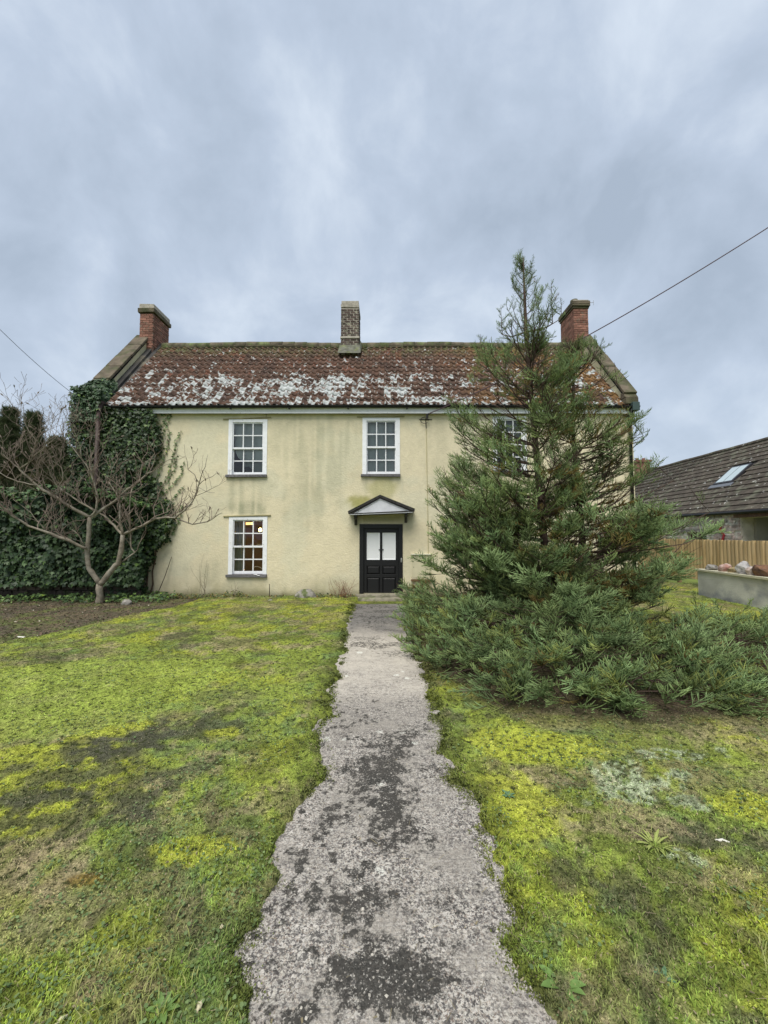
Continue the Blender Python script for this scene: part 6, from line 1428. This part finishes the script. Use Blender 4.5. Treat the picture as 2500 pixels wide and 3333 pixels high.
def small_things():
    rr = random.Random(91)
    M_leafp = mat('pale_dead_leaf', (.50, .46, .30), rough=.8, var=.15, vscale=30); M_leafy = mat('yellow_leaf', (.52, .36, .08), rough=.7, var=.1, vscale=30); M_leafw = mat('bleached_leaf', (.62, .60, .52), rough=.8)
    def fallen(px, py, L, W, rot, m, lab):
        c = G(px, py, .045); n = 7; V = []
        for k in range(n+1):
            u = k/n; w = W*math.sin(u*math.pi)**.7*(1 if k < n else 0)+.0005; zz = .010*math.sin(u*math.pi); 
            for s in (-1, 0, 1): V.append(((u-.5)*L, s*w/2, zz-.004*abs(s)+(.004 if s else 0)*math.sin(k*2.1)))
        Fs = []
        for k in range(n):
            a = 3*k; Fs += [(a, a+3, a+4, a+1), (a+1, a+4, a+5, a+2)]
        o = tag(link('fallen_leaf', mesh('fallen_leaf', V, Fs, m, True), None, c, (rr.uniform(-.2, .2), rr.uniform(-.2, .2), rot)), lab, 'leaf', 'fallen leaves on the lawn')
        s_ = o.modifiers.new('thickness', 'SOLIDIFY'); s_.thickness = .0012
    fallen(652, 3272, .040, .022, 1.35, M_leafp, 'pale cream fallen leaf on the grass left of the path corner'); fallen(198, 3322, .045, .014, .9, M_leafp, 'narrow cream fallen leaf cut by the bottom edge of the photo')
    fallen(1898, 2993, .038, .024, .8, M_leafy, 'yellow fallen leaf on the grass right of the path'); fallen(2352, 2737, .075, .018, -.25, M_leafw, 'long white bleached leaf on the bare patch at the right')
    fallen(2355, 2333, .13, .045, .1, M_leafy, 'yellow leaf lying at the front edge of the conifer skirt'); fallen(722, 3020, .035, .018, .5, M_leafp, 'small pale leaf beside the path on the left lawn'); fallen(72, 2074, .16, .07, .1, M_leafw, 'pale scrap lying on the bare soil at the left edge')
    M_w = mat('weed_leaf', (.12, .20, .05), rough=.55, var=.15, vscale=30); M_w2 = mat('glaucous_weed_leaf', (.09, .17, .085), rough=.55, var=.15, vscale=30)
    def rosette(px, py, r, n, m, lab, up=.5):
        c = G(px, py, .03); t = thing('weed', lab, 'weed', c, 'leafy weeds in the lawn')
        for k in range(n):
            an = 2*math.pi*k/n+rr.uniform(-.3, .3); L = r*rr.uniform(.7, 1.1); d = Vector((math.cos(an), math.sin(an), 0)); s = Vector((-d.y, d.x, 0)); V = []; tilt = rr.uniform(.25, 1)*up
            for j in range(6):
                u = j/5; w = L*(.17 if n < 14 else .055)*math.sin(min(1, .12+u*.88)*math.pi)**.6*(1 if j < 5 else .1); p = c+d*L*u+Vector((0, 0, L*tilt*math.sin(u*1.8)*.6+.004)); V += [p-s*w+Vector((0, 0, .15*w)), p-Vector((0, 0, .2*w)), p+s*w+Vector((0, 0, .15*w))]
            Fs = []
            for j in range(5): a = 3*j; Fs += [(a, a+1, a+4, a+3), (a+1, a+2, a+5, a+4)]
            link('leaf', mesh('leaf', V, Fs, m, True), t)
    rosette(1830, 3215, .085, 11, M_w, 'bright green broad leaved weed at the right slab edge'); rosette(530, 3295, .06, 9, M_w, 'green rosette weed near the bottom edge left of the path'); rosette(1783, 3100, .05, 8, M_w2, 'blue green weed beside the right edge of the path')
    rosette(2160, 3190, .045, 7, M_w2, 'blue green weed with a white fleck in the right foreground lawn'); rosette(2130, 2760, .11, 26, mat('yellow_grass_leaf', (.26, .30, .08), rough=.7), 'yellowish grass tuft in the middle of the right lawn', .7); rosette(850, 2850, .06, 9, M_w, 'small green weed against the left path edge'); rosette(1655, 2592, .05, 8, M_w2, 'tiny blue green weed right of the path shoulder')
    # stones by the wall
    import bmesh
    from mathutils import noise as mn
    def stone(px, py, sx, sz, m, lab, y_=None):
        c = G(px, py) if y_ is None else Vector((P(px, py, y_).x, y_, 0)); bm = bmesh.new(); bmesh.ops.create_icosphere(bm, subdivisions=3, radius=1)
        for v in bm.verts: v.co *= 1+.25*mn.noise(v.co*1.5+c); v.co.x *= sx; v.co.y *= sx*.6; v.co.z = max(v.co.z, -.4)*sz
        me = bpy.data.meshes.new('stone'); bm.to_mesh(me); bm.free(); me.materials.append(m); tag(link('stone', me, None, c+Vector((0, 0, sz*.38))), lab, 'stone')
    M_s1 = mat('grey_field_stone', (.24, .225, .20), rough=.95, var=.3, vscale=10, col2=(.10, .12, .05), c2scale=6, bump=.015, bscale=20)
    stone(995, 1953, .30, .17, M_s1, 'mossy stone slab leaning at the foot of the house wall', D-.2); stone(412, 1968, .13, .10, M_s1, 'grey stone on the soil right of the bare tree'); stone(880, 1960, .09, .05, M_s1, 'small pale stone at the wall foot below the lit window'); stone(1515, 2262, .07, .05, mat('brown_lump', (.14, .09, .07), rough=.9), 'brown stone under the left front edge of the conifer')
    M_stem = mat('dry_stem', (.22, .115, .075), rough=.9, var=.3, vscale=20); M_stem2 = mat('dark_cane', (.05, .04, .03), rough=.9); M_stem3 = mat('grey_stem', (.23, .20, .14), rough=.9)
    def shrub(px, pyb, h, n, spread, lab, m, y_=D-.22, r=.006):
        c = Vector((P(px, pyb, y_).x, y_, 0)); t = thing('dry_shrub', lab, 'shrub', c)
        for k in range(n):
            x = c.x+rr.gauss(0, spread*.3); d = Vector((rr.gauss(0, spread), rr.uniform(-.25, .05), 1)).normalized(); H = h*rr.uniform(.35, 1.05); q = Vector((x, y_+rr.uniform(-.08, .08), 0)); pts = [q]
            for j in range(5): d = (d+Vector((rr.gauss(0, .13), rr.gauss(0, .04), rr.gauss(.03, .08)))).normalized(); q = q+d*H/5; pts.append(q)
            b = MB(); b.tube(pts, np.linspace(r, r*.4, 6), 5, False)
            for j in range(2, 5):
                if rr.random() < .55: e = pts[j]+Vector((rr.gauss(0, .10), rr.uniform(-.04, .02), rr.uniform(.03, .14))); b.tube([pts[j], e], [r*.5, r*.25], 4, False)
            b.obj('stem', m, t)
    shrub(1120, 1955, .62, 26, .45, 'bare reddish rose stems left of the front door', M_stem); shrub(1355, 1955, .62, 22, .42, 'bare brown stems between the front door and conifer', M_stem)
    shrub(665, 1945, 1.15, 9, .16, 'thin grey dry stalks against the wall left of the lit window', M_stem3, r=.005); shrub(765, 1945, .55, 5, .10, 'short thin stalks directly under the lit window', M_stem3, r=.006); shrub(615, 1945, .4, 4, .1, 'small dry stalks between leaning cane and grey stalks', M_stem3, r=.004)
    a, e = Vector((P(507, 1941, D-.2).x, D-.2, 0)), P(559, 1812, D-.05); tag(MB().tube([a, (a+e)/2+Vector((.02, 0, 0)), e], [.011, .010, .007], 6).obj('cane', M_stem2), 'dark cane leaning against the cream wall right of the ivy', 'cane', 'canes by the wall')
    a, e = Vector((P(466, 1941, D-.25).x, D-.25, 0)), P(475, 1860, D-.2); tag(MB().tube([a, e], [.011, .008], 6).obj('cane', M_stem2), 'short dark cane standing at the edge of the ivy', 'cane', 'canes by the wall')
    a = Vector((P(877, 1945, D-.2).x, D-.2, 0)); tag(MB().tube([a, a+Vector((0, 0, .38))], [.013, .010], 6).obj('cane', M_stem2), 'short stub of cane below the right end of the sill', 'cane', 'canes by the wall')
    # weeds and rough edge along the wall foot
    rs = np.random.RandomState(77); K = 6500; x = rs.uniform(P(470, 1940, D).x, 6.6, K); k = (x < P(1160, 1940, D).x) | (x > P(1322, 1940, D).x); x = x[k]; K = len(x); dn = fbm(x, x*0, .5, 640); y = D-.02-rs.rand(K)*.32; z = rs.rand(K)**1.5*.26*dn**1.5+.01
    c = ivy_cols(rs, K, (.045, .06, .02), (.14, .17, .05))*np.where(rs.rand(K, 1) < .3, [[1.5, .8, .6]], [[1, 1, 1]])
    o = leaf_field('wall_foot_weeds', np.stack([x, y, z], 1), np.tile([0, -.6, .8], (K, 1)), rs.uniform(.02, .055, K), c, M_w if False else M_ivy, None, rs, droop=-.3); tag(o, 'strip of low weeds along the foot of the house wall', 'weeds')
small_things()
